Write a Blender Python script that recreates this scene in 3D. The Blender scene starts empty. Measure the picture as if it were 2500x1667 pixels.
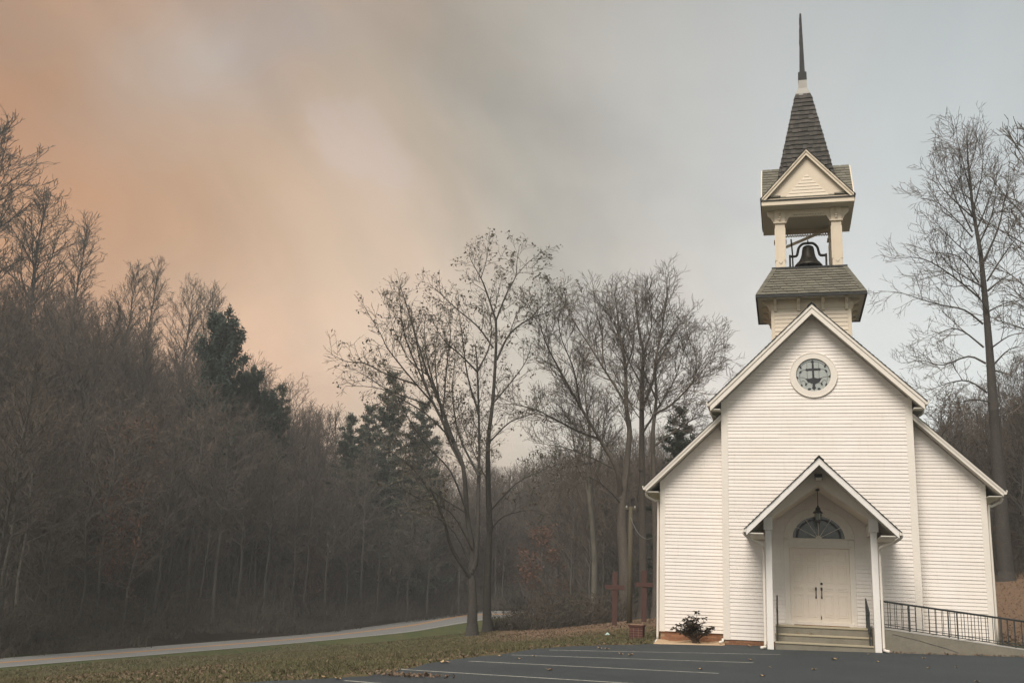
import bpy, math, random
import numpy as np
from mathutils import Vector
sc = bpy.context.scene
COL = sc.collection
R = math.radians

# ------------------------------------------------------------------ camera
CAM = np.array([-0.8814, -30.3931, 1.1802])
YAW, PIT, ROL, FPX = 0.2654, 0.2399, 0.0397, 2493.88        # focal length in pixels of a 2500 px wide frame
FWD = np.array([-math.sin(YAW)*math.cos(PIT), math.cos(YAW)*math.cos(PIT), math.sin(PIT)])
RGT = np.array([math.cos(YAW), math.sin(YAW), 0.0])
UPV = np.cross(RGT, FWD)
cam = bpy.data.cameras.new('camera'); cob = bpy.data.objects.new('camera', cam); COL.objects.link(cob)
cam.sensor_fit = 'HORIZONTAL'; cam.sensor_width = 36.0; cam.lens = FPX/2500*36.0
cam.clip_start = 0.1; cam.clip_end = 3000
c_, s_ = math.cos(ROL), math.sin(ROL)
rx = RGT*c_ + UPV*s_; ry = -RGT*s_ + UPV*c_; rz = -FWD
from mathutils import Matrix
cob.matrix_world = Matrix(((rx[0], ry[0], rz[0], CAM[0]), (rx[1], ry[1], rz[1], CAM[1]), (rx[2], ry[2], rz[2], CAM[2]), (0, 0, 0, 1)))
sc.camera = cob
def ray(px, py):
    a, b = px-1250, py-833.5
    return FWD*FPX + RGT*(c_*a+s_*b) - UPV*(-s_*a+c_*b)
FH = np.array([-math.sin(YAW), math.cos(YAW), 0.0])
def at(px, py, d):
    """world point seen in direction (px,py) at ground distance d in front of the camera"""
    v = ray(px, py); return CAM + v*(d/float(v @ FH))
def aty(px, py, Y):
    v = ray(px, py); return CAM + v*((Y-CAM[1])/v[1])

# ------------------------------------------------------------------ world, sun, exposure
sc.view_settings.view_transform = 'Standard'; sc.view_settings.look = 'None'
sc.view_settings.gamma = 1.0; sc.view_settings.use_curve_mapping = False
sc.view_settings.exposure = 0.85
SUN_EL, SUN_AZ = R(50), R(192)       # azimuth clockwise from +Y (behind the camera, a little left of it)
sd = bpy.data.lights.new('sun', 'SUN'); sd.energy = 2.1; sd.angle = R(32); sd.color = (1.0, 0.93, 0.85)
so = bpy.data.objects.new('sun', sd); COL.objects.link(so)
sdir = Vector((math.sin(SUN_AZ)*math.cos(SUN_EL), math.cos(SUN_AZ)*math.cos(SUN_EL), math.sin(SUN_EL)))
so.rotation_euler = sdir.to_track_quat('Z', 'Y').to_euler()
world = bpy.data.worlds.new('World'); sc.world = world; world.use_nodes = True
def build_world():
    nt = world.node_tree; N = nt.nodes; L = nt.links; N.clear()
    out = N.new('ShaderNodeOutputWorld'); bg = N.new('ShaderNodeBackground'); L.new(bg.outputs[0], out.inputs[0])
    tc = N.new('ShaderNodeTexCoord')
    nrm = N.new('ShaderNodeVectorMath'); nrm.operation = 'NORMALIZE'; L.new(tc.outputs['Generated'], nrm.inputs[0])
    D = nrm.outputs[0]
    def math_(op, a, b=None, clamp=False):
        n = N.new('ShaderNodeMath'); n.operation = op; n.use_clamp = clamp
        for i, v in enumerate((a, b)):
            if v is None: continue
            if isinstance(v, (int, float)): n.inputs[i].default_value = v
            else: L.new(v, n.inputs[i])
        return n.outputs[0]
    def dot(vec):
        n = N.new('ShaderNodeVectorMath'); n.operation = 'DOT_PRODUCT'; L.new(D, n.inputs[0]); n.inputs[1].default_value = vec; return n.outputs['Value']
    def rng(v, a, b, c, d, smooth=True):
        n = N.new('ShaderNodeMapRange'); n.interpolation_type = 'SMOOTHSTEP' if smooth else 'LINEAR'
        L.new(v, n.inputs[0])
        for i, x in enumerate((a, b, c, d)): n.inputs[i+1].default_value = x
        return n.outputs[0]
    def noise(scale, detail, rough, off=0, dist=0):
        m = N.new('ShaderNodeMapping'); m.inputs['Location'].default_value = (off, off*.7, -off); m.inputs['Scale'].default_value = (1, 1, 1.7); L.new(D, m.inputs[0])
        n = N.new('ShaderNodeTexNoise'); n.inputs['Scale'].default_value = scale; n.inputs['Detail'].default_value = detail
        n.inputs['Roughness'].default_value = rough; n.inputs['Distortion'].default_value = dist; L.new(m.outputs[0], n.inputs['Vector']); return n.outputs[0]
    def mix(f, a, b, mode='MIX'):
        n = N.new('ShaderNodeMix'); n.data_type = 'RGBA'; n.blend_type = mode; n.clamp_result = False
        for s, v in ((n.inputs[0], f), (n.inputs[6], a), (n.inputs[7], b)):
            if isinstance(v, (int, float)): s.default_value = v
            elif isinstance(v, tuple): s.default_value = (*v, 1)
            else: L.new(v, s)
        return n.outputs[2]
    sep = N.new('ShaderNodeSeparateXYZ'); L.new(D, sep.inputs[0]); Z = sep.outputs[2]
    # glow of the low sky towards the left of the picture
    w = dot((-0.880, 0.468, 0.080))
    n1 = noise(2.2, 5, .5, 3.1, .4)
    wj = math_('ADD', w, math_('MULTIPLY', math_('SUBTRACT', n1, .5), .13))
    pos = math_('MULTIPLY_ADD', wj, .5); pos.node.inputs[2].default_value = .5
    cr = N.new('ShaderNodeValToRGB'); L.new(pos, cr.inputs[0]); e = cr.color_ramp.elements
    stops = [(0.30, (.52, .56, .55)), (0.655, (.585, .63, .63)), (0.72, (.585, .60, .585)), (0.78, (.54, .52, .475)), (0.83, (.49, .445, .37)), (0.885, (.50, .375, .26)),
             (0.925, (.55, .335, .185)), (0.958, (.585, .28, .115))]
    e[0].position = stops[0][0]; e[0].color = (*stops[0][1], 1); e[1].position = stops[-1][0]; e[1].color = (*stops[-1][1], 1)
    for p, c in stops[1:-1]:
        k = e.new(p); k.color = (*c, 1)
    col = cr.outputs[0]
    # paler and brighter towards the horizon, darker overhead
    low = rng(Z, .10, .42, 1.0, 0.0)
    col = mix(math_('MULTIPLY', low, .55), col, mix(.20, mix(1.0, col, (1.22, 1.15, 1.06), 'MULTIPLY'), (.74, .71, .70)))
    gain = rng(Z, .05, .55, 1.48, .76, False)
    col = mix(1.0, col, gain, 'MULTIPLY')
    # cloud structure
    pl = N.new('ShaderNodeCombineXYZ'); zz = math_('ADD', math_('MAXIMUM', Z, 0.0), .22)
    L.new(math_('DIVIDE', sep.outputs[0], zz), pl.inputs[0]); L.new(math_('DIVIDE', sep.outputs[1], zz), pl.inputs[1])
    def cloud(scale, rot, str_, detail, off):
        m = N.new('ShaderNodeMapping'); m.inputs['Rotation'].default_value = (0, 0, rot); m.inputs['Scale'].default_value = (1, str_, 1); m.inputs['Location'].default_value = (off, -off, 0); L.new(pl.outputs[0], m.inputs[0])
        n = N.new('ShaderNodeTexNoise'); n.inputs['Scale'].default_value = scale; n.inputs['Detail'].default_value = detail; n.inputs['Roughness'].default_value = .56; n.inputs['Distortion'].default_value = .7; L.new(m.outputs[0], n.inputs['Vector']); return n.outputs[0]
    c1 = cloud(1.3, .5, .45, 8, 2.2); c2 = cloud(2.4, .9, .6, 8, 5.1)
    side = rng(pos, .66, .86, .35, 1.0)
    col = mix(math_('MULTIPLY', side, .9), col, mix(1.0, col, rng(c1, .34, .66, .76, 1.20), 'MULTIPLY'))
    col = mix(math_('MULTIPLY', math_('MULTIPLY', rng(c2, .46, .70, 0, 1), side), .55), col, mix(1.0, col, (1.20, 1.10, 1.08), 'MULTIPLY'))
    col = mix(math_('MULTIPLY', math_('MULTIPLY', rng(c2, .50, .28, 0, 1), side), .55), col, mix(1.0, col, (.84, .89, .97), 'MULTIPLY'))
    n3 = noise(3.4, 7, .6, 1.3, .5)
    wn = N.new('ShaderNodeTexNoise'); wn.inputs['Scale'].default_value = 5; wn.inputs['Detail'].default_value = 5; wn.inputs['Roughness'].default_value = .55; L.new(D, wn.inputs['Vector'])
    ws = N.new('ShaderNodeVectorMath'); ws.operation = 'SUBTRACT'; L.new(wn.outputs['Color'], ws.inputs[0]); ws.inputs[1].default_value = (.5, .5, .5)
    wm = N.new('ShaderNodeVectorMath'); wm.operation = 'SCALE'; L.new(ws.outputs[0], wm.inputs[0]); wm.inputs['Scale'].default_value = .20
    wa = N.new('ShaderNodeVectorMath'); wa.operation = 'ADD'; L.new(D, wa.inputs[0]); L.new(wm.outputs[0], wa.inputs[1])
    wd_ = N.new('ShaderNodeVectorMath'); wd_.operation = 'NORMALIZE'; L.new(wa.outputs[0], wd_.inputs[0])
    def blob(vec, a, b, amount, c):
        nonlocal col
        n = N.new('ShaderNodeVectorMath'); n.operation = 'DOT_PRODUCT'; L.new(wd_.outputs[0], n.inputs[0]); n.inputs[1].default_value = vec
        ang = math_('ARCCOSINE', math_('MINIMUM', n.outputs['Value'], .999999))
        t_ = math_('DIVIDE', ang, R(a)); f = math_('MULTIPLY', math_('MULTIPLY', math_('POWER', 2.718, math_('MULTIPLY', math_('MULTIPLY', t_, t_), -1.0)), amount), rng(n3, .30, .66, .45, 1))
        col = mix(f, col, c)
    blob((-.512, .735, .448), 4.0, 0, .26, (.70, .57, .46))
    blob((-.492, .729, .476), 2.2, 0, .42, (.72, .66, .58))
    blob((-.435, .748, .500), 6.0, 0, .55, (.36, .36, .385))
    blob((-.377, .840, .392), 1.3, 0, .26, (.60, .56, .60))
    blob((-.385, .850, .360), 3.0, 0, .30, (.74, .59, .51))
    blob((-.465, .845, .265), 7.0, 0, .28, (.78, .57, .42))
    blob((-.640, .700, .310), 9.0, 0, .28, (.70, .41, .20))
    blob((-.600, .640, .480), 8.0, 0, .5, (.37, .28, .22))
    sky = N.new('ShaderNodeTexSky'); sky.sky_type = 'NISHITA'; sky.sun_disc = False
    sky.sun_elevation = SUN_EL; sky.sun_rotation = SUN_AZ; sky.dust_density = 3
    skyc = mix(1.0, sky.outputs[0], (.1, .1, .1), 'MULTIPLY')
    col = mix(.95, skyc, mix(1.0, col, (.57, .57, .57), 'MULTIPLY'))
    L.new(col, bg.inputs[0]); bg.inputs[1].default_value = 1.0
build_world()
sc.cycles.use_denoising = True
sc.cycles.max_bounces = 5; sc.cycles.diffuse_bounces = 3; sc.cycles.transparent_max_bounces = 4
sc.cycles.use_adaptive_sampling = True; sc.cycles.adaptive_threshold = .02; sc.cycles.adaptive_min_samples = 24

# ------------------------------------------------------------------ materials
MATS = {}
def mat(name, col, rough=.7, n1=None, n2=None, bump=None, vary=0.0, spec=.3, metal=0, coord='Object', trans=0):
    """procedural material: base colour, up to two noise tints (scale, colour, amount[, lo, hi]), bump (scale, strength), per-object variation"""
    m = bpy.data.materials.new(name); m.use_nodes = True; nt = m.node_tree; N = nt.nodes; L = nt.links
    b = N['Principled BSDF']; b.inputs['Roughness'].default_value = rough; b.inputs['Specular IOR Level'].default_value = spec; b.inputs['Metallic'].default_value = metal
    if trans: b.inputs['Transmission Weight'].default_value = trans
    if coord == 'Object': tc = N.new('ShaderNodeTexCoord').outputs['Object']
    else: tc = N.new('ShaderNodeNewGeometry').outputs['Position']
    cur = N.new('ShaderNodeRGB'); cur.outputs[0].default_value = (*col, 1); cur = cur.outputs[0]
    for k, n in enumerate((n1, n2)):
        if not n: continue
        t = N.new('ShaderNodeTexNoise'); t.inputs['Scale'].default_value = n[0]; t.inputs['Detail'].default_value = 6; t.inputs['Roughness'].default_value = .62
        if len(n) > 5:
            mp = N.new('ShaderNodeMapping'); mp.inputs['Scale'].default_value = n[5]; L.new(tc, mp.inputs[0]); L.new(mp.outputs[0], t.inputs['Vector'])
        else: L.new(tc, t.inputs['Vector'])
        r = N.new('ShaderNodeMapRange'); r.inputs[1].default_value = n[3] if len(n) > 3 else .35; r.inputs[2].default_value = n[4] if len(n) > 4 else .7
        r.inputs[3].default_value = 0; r.inputs[4].default_value = n[2]; L.new(t.outputs[0], r.inputs[0])
        x = N.new('ShaderNodeMix'); x.data_type = 'RGBA'; L.new(r.outputs[0], x.inputs[0]); L.new(cur, x.inputs[6]); x.inputs[7].default_value = (*n[1], 1); cur = x.outputs[2]
    if vary:
        oi = N.new('ShaderNodeObjectInfo'); r = N.new('ShaderNodeMapRange'); L.new(oi.outputs['Random'], r.inputs[0]); r.inputs[3].default_value = 1-vary; r.inputs[4].default_value = 1+vary
        x = N.new('ShaderNodeMix'); x.data_type = 'RGBA'; x.blend_type = 'MULTIPLY'; x.inputs[0].default_value = 1; L.new(cur, x.inputs[6]); L.new(r.outputs[0], x.inputs[7]); cur = x.outputs[2]
    L.new(cur, b.inputs['Base Color'])
    if bump:
        t = N.new('ShaderNodeTexNoise'); t.inputs['Scale'].default_value = bump[0]; t.inputs['Detail'].default_value = 5; L.new(tc, t.inputs['Vector'])
        bn = N.new('ShaderNodeBump'); bn.inputs['Strength'].default_value = bump[1]; bn.inputs['Distance'].default_value = bump[2] if len(bump) > 2 else .02
        L.new(t.outputs[0], bn.inputs['Height']); L.new(bn.outputs[0], b.inputs['Normal'])
    MATS[name] = m
    return m
M = MATS
mat('siding', (.84, .77, .71), .45, (.8, (.77, .69, .60), .65), (5, (.62, .54, .45), .32, .52, .80, (2.4, 1, .30)), vary=.026, coord='W')
mat('aged_trim', (.72, .615, .48), .6, (2.5, (.64, .53, .40), .6), (14, (.50, .41, .30), .25, .55, .8), vary=.03)
mat('aged_siding', (.74, .64, .51), .55, (1.2, (.68, .57, .44), .6), (9, (.58, .48, .36), .3, .5, .8, (.35, 1, 1.5)), vary=.04)
mat('trim', (.80, .73, .645), .5, (2.5, (.74, .67, .57), .5), (8, (.56, .50, .41), .28, .52, .8, (2, 1, .35)), vary=.02, coord='W')
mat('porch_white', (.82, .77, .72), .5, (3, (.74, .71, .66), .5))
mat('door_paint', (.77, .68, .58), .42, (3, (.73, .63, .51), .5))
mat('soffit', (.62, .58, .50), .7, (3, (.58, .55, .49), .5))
mat('asphalt_shingle', (.165, .155, .122), .95, (60, (.105, .10, .08), .6), (3, (.20, .18, .14), .5), bump=(160, .5, .004), vary=.17)
mat('dark_shingle', (.055, .055, .05), .95, (40, (.03, .03, .03), .7), bump=(120, .5, .005))
mat('wood_shingle', (.078, .072, .064), .9, (30, (.05, .047, .042), .7, .3, .7, (6, 6, .6)), (5, (.15, .12, .09), .5, .5, .8), bump=(60, .6, .006), vary=.28)
mat('dark_metal', (.026, .028, .028), .75, (8, (.07, .06, .05), .5), spec=.4)
mat('black_iron', (.03, .034, .034), .5, (20, (.05, .045, .04), .5), spec=.4)
mat('bell_iron', (.04, .037, .032), .45, (5, (.065, .05, .035), .6), metal=.4)
mat('lead', (.035, .035, .038), .55)
mat('leaded_glass', (.36, .38, .355), .12, (7, (.44, .44, .41), .7), spec=.6)
mat('fan_glass', (.085, .10, .105), .10, (5, (.13, .145, .14), .7), spec=.6)
mat('lamp_glass', (.55, .58, .55), .08, (20, (.45, .46, .42), .4), spec=.6, trans=.6)
mat('lens', (.85, .80, .70), .15, spec=.7)
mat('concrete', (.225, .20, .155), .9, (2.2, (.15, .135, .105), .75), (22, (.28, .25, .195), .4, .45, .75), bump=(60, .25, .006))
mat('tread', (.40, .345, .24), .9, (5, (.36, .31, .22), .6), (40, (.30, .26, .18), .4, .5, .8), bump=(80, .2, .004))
mat('pale_concrete', (.42, .40, .36), .9, (2, (.33, .31, .28), .6), bump=(60, .2, .005))
mat('brick', (.26, .125, .07), .9, (9, (.22, .10, .055), .7), (40, (.46, .23, .11), .4), bump=(90, .4, .006), vary=.16)
mat('mortar', (.36, .24, .15), .95, (20, (.28, .18, .11), .6), bump=(120, .4, .004))
mat('planter_brick', (.125, .055, .045), .9, (20, (.085, .045, .04), .6), bump=(70, .4, .006), vary=.14)
mat('mat_brown', (.27, .17, .09), .95, (60, (.17, .10, .05), .6), bump=(200, .6, .004))
mat('asphalt', (.033, .039, .042), .85, (.35, (.048, .054, .056), .75), (90, (.12, .12, .115), .45, .52, .8), bump=(220, .35, .006), coord='W')
mat('road_asphalt', (.185, .18, .17), .9, (.5, (.15, .147, .14), .6), (60, (.24, .23, .21), .4, .5, .8), bump=(150, .25, .005), coord='W')
mat('white_paint', (.44, .42, .36), .8, (14, (.10, .10, .098), .85, .44, .72), (70, (.09, .09, .09), .5, .55, .75), coord='W')
mat('edge_paint', (.40, .38, .32), .8, (6, (.20, .195, .18), .7, .4, .7), coord='W')
mat('yellow_paint', (.50, .24, .055), .8, (5, (.36, .20, .08), .6), coord='W')
mat('sand', (.50, .36, .22), .95, (3, (.36, .22, .12), .7), (25, (.58, .46, .32), .5), bump=(40, .5, .02), coord='W')
mat('cross_wood', (.088, .043, .034), .85, (12, (.066, .034, .03), .7, .3, .7, (1, 1, .12)), bump=(40, .4, .006))
mat('pole_wood', (.095, .08, .052), .9, (14, (.085, .072, .047), .7, .3, .7, (1, 1, .08)), bump=(50, .5, .008))
mat('bark', (.115, .097, .078), .95, (3.5, (.070, .060, .050), .8, .3, .65, (1, 1, .25)), (14, (.21, .18, .14), .45, .5, .75), bump=(18, .8, .03))
mat('dark_bark', (.062, .055, .047), .95, (3.5, (.046, .041, .036), .8, .3, .65, (1, 1, .25)), (12, (.14, .125, .10), .4, .5, .75), bump=(18, .8, .03))
mat('pale_bark', (.20, .18, .145), .95, (2.2, (.11, .10, .08), .8, .35, .6, (1, 1, .4)), bump=(18, .6, .02))
mat('twig', (.105, .084, .067), .95, (1.0, (.078, .065, .053), .6), vary=.12)
mat('twig_dark', (.095, .083, .066), .95, (1.0, (.072, .064, .052), .6), vary=.1)
mat('hill_twig', (.103, .080, .062), .95, (.25, (.070, .057, .047), .7), vary=.28)
mat('hill_bark', (.10, .09, .076), .95, (.6, (.068, .06, .052), .7), vary=.2)
mat('dry_leaf', (.10, .085, .06), .9, (2, (.075, .066, .05), .6))
mat('rust_leaf', (.155, .075, .045), .9, (1.5, (.11, .068, .048), .8), vary=.2)
mat('needles', (.055, .068, .045), .9, (1.2, (.075, .080, .055), .7))
mat('cedar', (.036, .058, .044), .9, (1.2, (.055, .068, .048), .7))
mat('shrub_leaf', (.035, .037, .022), .6, (9, (.085, .045, .032), .85))
mat('shrub_stem', (.09, .06, .04), .9)
mat('brush', (.078, .063, .049), .95, (.7, (.052, .05, .038), .8), (3, (.105, .07, .05), .5, .5, .75), coord='W')
mat('grass_blade', (.088, .084, .040), .9, (1.3, (.14, .11, .06), .8, .36, .60), coord='W')
mat('leaf_litter', (.20, .135, .085), .9, (7, (.11, .07, .05), .85, .35, .62), (23, (.30, .23, .16), .7, .5, .70), coord='W')
mat('pale_leaf', (.46, .33, .19), .9, (14, (.34, .20, .11), .7), vary=.2)
mat('paper', (.42, .54, .50), .8)
mat('wire', (.16, .16, .155), .6)

# ------------------------------------------------------------------ mesh helpers
class MB:
    def __init__(s): s.v = []; s.f = []
    def quad(s, a, b, c, d):
        i = len(s.v); s.v += [tuple(a), tuple(b), tuple(c), tuple(d)]; s.f.append((i, i+1, i+2, i+3)); return s
    def tri(s, a, b, c):
        i = len(s.v); s.v += [tuple(a), tuple(b), tuple(c)]; s.f.append((i, i+1, i+2)); return s
    def box(s, x0, x1, y0, y1, z0, z1):
        i = len(s.v)
        s.v += [(x0,y0,z0),(x1,y0,z0),(x1,y1,z0),(x0,y1,z0),(x0,y0,z1),(x1,y0,z1),(x1,y1,z1),(x0,y1,z1)]
        s.f += [tuple(i+k for k in q) for q in ((3,2,1,0),(4,5,6,7),(0,1,5,4),(1,2,6,5),(2,3,7,6),(3,0,4,7))]; return s
    def hexa(s, p):     # eight corners, bottom ring then top ring
        i = len(s.v); s.v += [tuple(q) for q in p]
        s.f += [tuple(i+k for k in q) for q in ((3,2,1,0),(4,5,6,7),(0,1,5,4),(1,2,6,5),(2,3,7,6),(3,0,4,7))]; return s
    def prism(s, poly, y0, y1):        # polygon in (x,z), counter-clockwise seen from -y
        n = len(poly); i = len(s.v)
        s.v += [(x, y0, z) for x, z in poly] + [(x, y1, z) for x, z in poly]
        s.f.append(tuple(range(i, i+n))); s.f.append(tuple(reversed(range(i+n, i+2*n))))
        for k in range(n):
            j = (k+1) % n; s.f.append((i+k, i+n+k, i+n+j, i+j))
        return s
    def prism_x(s, poly, x0, x1):      # polygon in (y,z)
        n = len(poly); i = len(s.v)
        s.v += [(x0, y, z) for y, z in poly] + [(x1, y, z) for y, z in poly]
        s.f.append(tuple(range(i, i+n))); s.f.append(tuple(reversed(range(i+n, i+2*n))))
        for k in range(n):
            j = (k+1) % n; s.f.append((i+k, i+n+k, i+n+j, i+j))
        return s
    def chevron(s, hw, z0, slope, thick, y0, y1):   # a bent slab: ridge at x=0 height z0, falling to +-hw
        ze = z0-slope*hw
        return s.prism([(-hw, ze-thick), (0, z0-thick), (hw, ze-thick), (hw, ze), (0, z0), (-hw, ze)], y0, y1)
    def tube(s, pts, rad, n=6, caps=True, squash=None):
        pts = [Vector(p) for p in pts]
        if not isinstance(rad, (list, tuple)): rad = [rad]*len(pts)
        i0 = len(s.v); prev = None
        for k, p in enumerate(pts):
            t = (pts[min(k+1, len(pts)-1)]-pts[max(k-1, 0)])
            if t.length < 1e-9: t = Vector((0, 0, 1))
            t.normalize()
            if prev is None: u = t.orthogonal().normalized()
            else:
                u = prev - t*prev.dot(t)
                u = u.normalized() if u.length > 1e-6 else t.orthogonal().normalized()
            prev = u; w = t.cross(u)
            for q in range(n):
                a = 2*math.pi*q/n; s.v.append(tuple(p + (u*math.cos(a)+w*math.sin(a))*rad[k]))
        for k in range(len(pts)-1):
            for q in range(n):
                a = i0+k*n+q; b = i0+k*n+(q+1) % n; s.f.append((a, b, b+n, a+n))
        if caps:
            s.f.append(tuple(reversed(range(i0, i0+n)))); m = i0+(len(pts)-1)*n; s.f.append(tuple(range(m, m+n)))
        return s
    def lathe(s, prof, c, n=24):      # profile (r,z) about the vertical through c
        i0 = len(s.v)
        for r, z in prof:
            for q in range(n):
                a = 2*math.pi*q/n; s.v.append((c[0]+r*math.cos(a), c[1]+r*math.sin(a), c[2]+z))
        for k in range(len(prof)-1):
            for q in range(n):
                a = i0+k*n+q; b = i0+k*n+(q+1) % n; s.f.append((a, b, b+n, a+n))
        return s
    def mesh(s, name, m=None, smooth=False):
        me = bpy.data.meshes.new(name); me.from_pydata(s.v, [], s.f)
        if m: me.materials.append(M[m])
        if smooth: me.polygons.foreach_set('use_smooth', [True]*len(me.polygons))
        me.update(); return me
    def build(s, name, m, parent=None, smooth=False, bevel=0):
        o = bpy.data.objects.new(name, s.mesh(name, m, smooth)); COL.objects.link(o); o.parent = parent
        if bevel:
            b = o.modifiers.new('bevel', 'BEVEL'); b.width = bevel; b.segments = 2; b.limit_method = 'ANGLE'
        return o
def tag(o, label=None, cat=None, group=None, kind=None):
    for k, v in (('label', label), ('category', cat), ('group', group), ('kind', kind)):
        if v: o[k] = v
    return o
def empty(name, loc=(0, 0, 0), label=None, cat=None, group=None):
    o = bpy.data.objects.new(name, None); COL.objects.link(o); o.location = loc; o.empty_display_size = .2
    return tag(o, label, cat, group)
def meshobj(name, me, parent=None, loc=(0, 0, 0)):
    o = bpy.data.objects.new(name, me); COL.objects.link(o); o.parent = parent; o.location = loc; return o

# ------------------------------------------------------------------ terrain
def lot_z(x, y): return .03+.02*x+.016*y
def px_ctrl():
    P = []
    def a(px, py, d): P.append(at(px, py, d))
    def b(px, d, z):
        v = at(px, 1200, d); P.append(np.array([v[0], v[1], z]))
    # road, both edges (distance follows from a falling valley floor)
    for px, pf, pn, z in ROAD:
        for py in (pf, pn):
            v = ray(px, py); P.append(CAM+v*((z-CAM[2])/v[2]))
    a(0, 1667, 37); a(250, 1650, 34); a(1152, 1552, 52); a(1190, 1541, 56); a(1300, 1545, 50); a(1400, 1538, 52)
    a(1498, 1526, 48); a(1572, 1518, 49); a(1560, 1545, 38); a(1350, 1560, 40); a(1600, 1508, 54)
    for px, d, z in ((1500, 70, -.9), (1400, 75, -1.2), (1600, 90, .5), (1300, 90, -1.2), (1300, 130, 1), (1600, 140, 4), (1250, 200, 6), (1600, 220, 8), (1000, 160, 2), (1000, 220, 7),
                     (0, 72, 1), (0, 95, 9), (0, 125, 16), (0, 160, 21), (0, 220, 24), (-500, 70, 3), (-500, 110, 15), (-500, 160, 22),
                     (225, 80, 1), (225, 100, 7), (225, 128, 13), (225, 165, 17), (225, 230, 20), (475, 92, 1), (475, 115, 6), (475, 140, 10), (475, 180, 13), (475, 240, 16),
                     (700, 110, 1.5), (700, 135, 4), (700, 165, 7), (700, 230, 10), (850, 130, 0), (850, 170, 4), (850, 230, 8),
                     (2450, 36, .35), (2450, 52, 2.7), (2450, 70, 5), (2450, 100, 9), (2450, 160, 18), (2800, 45, 2), (2800, 80, 8), (2100, 60, 1.2), (2100, 100, 4), (2000, 180, 12), (3200, 60, 4), (3200, 120, 14)):
        b(px, d, z)
    for x, y in ((-9.54, -15.06), (-8.2, -13.3), (-7.88, -11.1), (-7.85, -8.7), (-7.42, -7), (-7.19, -5.7), (-6.82, -3.8), (-4.94, -1.4), (-4.8, 2), (-13, -20), (-13, -34), (5.5, 2), (8, -3), (14, -5), (14, -30), (0, -45), (0, 8), (-5, 12), (5, 12)):
        P.append(np.array([x, y, lot_z(x, y)-.005]))
    for k in range(10):
        A = 2*math.pi*k/10; P.append(np.array([520*math.sin(A), 520*math.cos(A), 22+14*math.sin(2*A+1)]))
    for x, y, z in ((-60, -60, -4), (60, -60, 1), (0, -120, -3), (-120, -20, 14), (80, 0, 8)): P.append(np.array([x, y, z]))
    return np.array(P)
ROAD = [(-420, 1640, 1668, -3.3), (-200, 1622, 1648, -3.25), (0, 1606, 1629, -3.2), (350, 1579, 1600, -3.2), (700, 1551.5, 1571, -3.15), (850, 1536, 1557, -2.95), (1000, 1514.6, 1542, -2.5), (1080, 1500, 1529, -2.1), (1135, 1491, 1520, -1.8)]
CP = px_ctrl()
def tps_fit(P):
    n = len(P); S = 100.
    d = np.hypot(P[:, None, 0]-P[None, :, 0], P[:, None, 1]-P[None, :, 1])/S
    K = d*d*np.log(d+1e-9)
    A = np.zeros((n+3, n+3)); A[:n, :n] = K+np.eye(n)*2e-4; A[:n, n] = 1; A[:n, n+1:] = P[:, :2]/S; A[n:, :n] = A[:n, n:].T
    w = np.linalg.solve(A, np.concatenate([P[:, 2], [0, 0, 0]]))
    return w
TW = tps_fit(CP)
def ground_z(x, y):
    x = np.atleast_1d(np.asarray(x, float)); y = np.atleast_1d(np.asarray(y, float)); S = 100.
    out = np.empty(len(x))
    for i in range(0, len(x), 4000):
        sl = slice(i, i+4000)
        d = np.hypot(x[sl, None]-CP[None, :, 0], y[sl, None]-CP[None, :, 1])/S
        out[sl] = (d*d*np.log(d+1e-9)) @ TW[:-3] + TW[-3] + TW[-2]*x[sl]/S + TW[-1]*y[sl]/S
    return out
LOT = [(-9.54, -15.06), (-8.9, -14.2), (-8.2, -13.3), (-7.9, -12.2), (-7.88, -11.1), (-7.95, -9.9), (-7.85, -8.7), (-7.6, -7.8), (-7.42, -7.0), (-7.25, -6.3), (-7.19, -5.7), (-7.05, -4.7), (-6.82, -3.8), (-6.3, -2.7), (-5.5, -1.8), (-4.94, -1.4),
       (-4.6, -.72), (-3.6, -.62), (-2.65, -.5), (-2.6, -.02), (2.6, -.02), (7.2, -.3), (8.5, -1.2), (14, -2), (22, -10), (22, -46), (-16, -46), (-15, -30), (-12.6, -20), (-10.8, -16.8)]
def inside(px, py, poly):
    r = np.zeros(len(px), bool); n = len(poly)
    for i in range(n):
        x0, y0 = poly[i]; x1, y1 = poly[(i+1) % n]
        c = ((y0 > py) != (y1 > py))
        with np.errstate(divide='ignore', invalid='ignore'): xi = (x1-x0)*(py-y0)/(y1-y0)+x0
        r ^= c & (px < xi)
    return r
def axis(lo, hi, fine0, fine1, step, grow):
    a = list(np.arange(fine0, fine1, step)); s = step; x = fine1
    while x < hi: a.append(x); s *= grow; x += s
    s = step; x = fine0-step
    b = []
    while x > lo: b.append(x); s *= grow; x -= s
    return np.array(b[::-1]+a)
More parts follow.
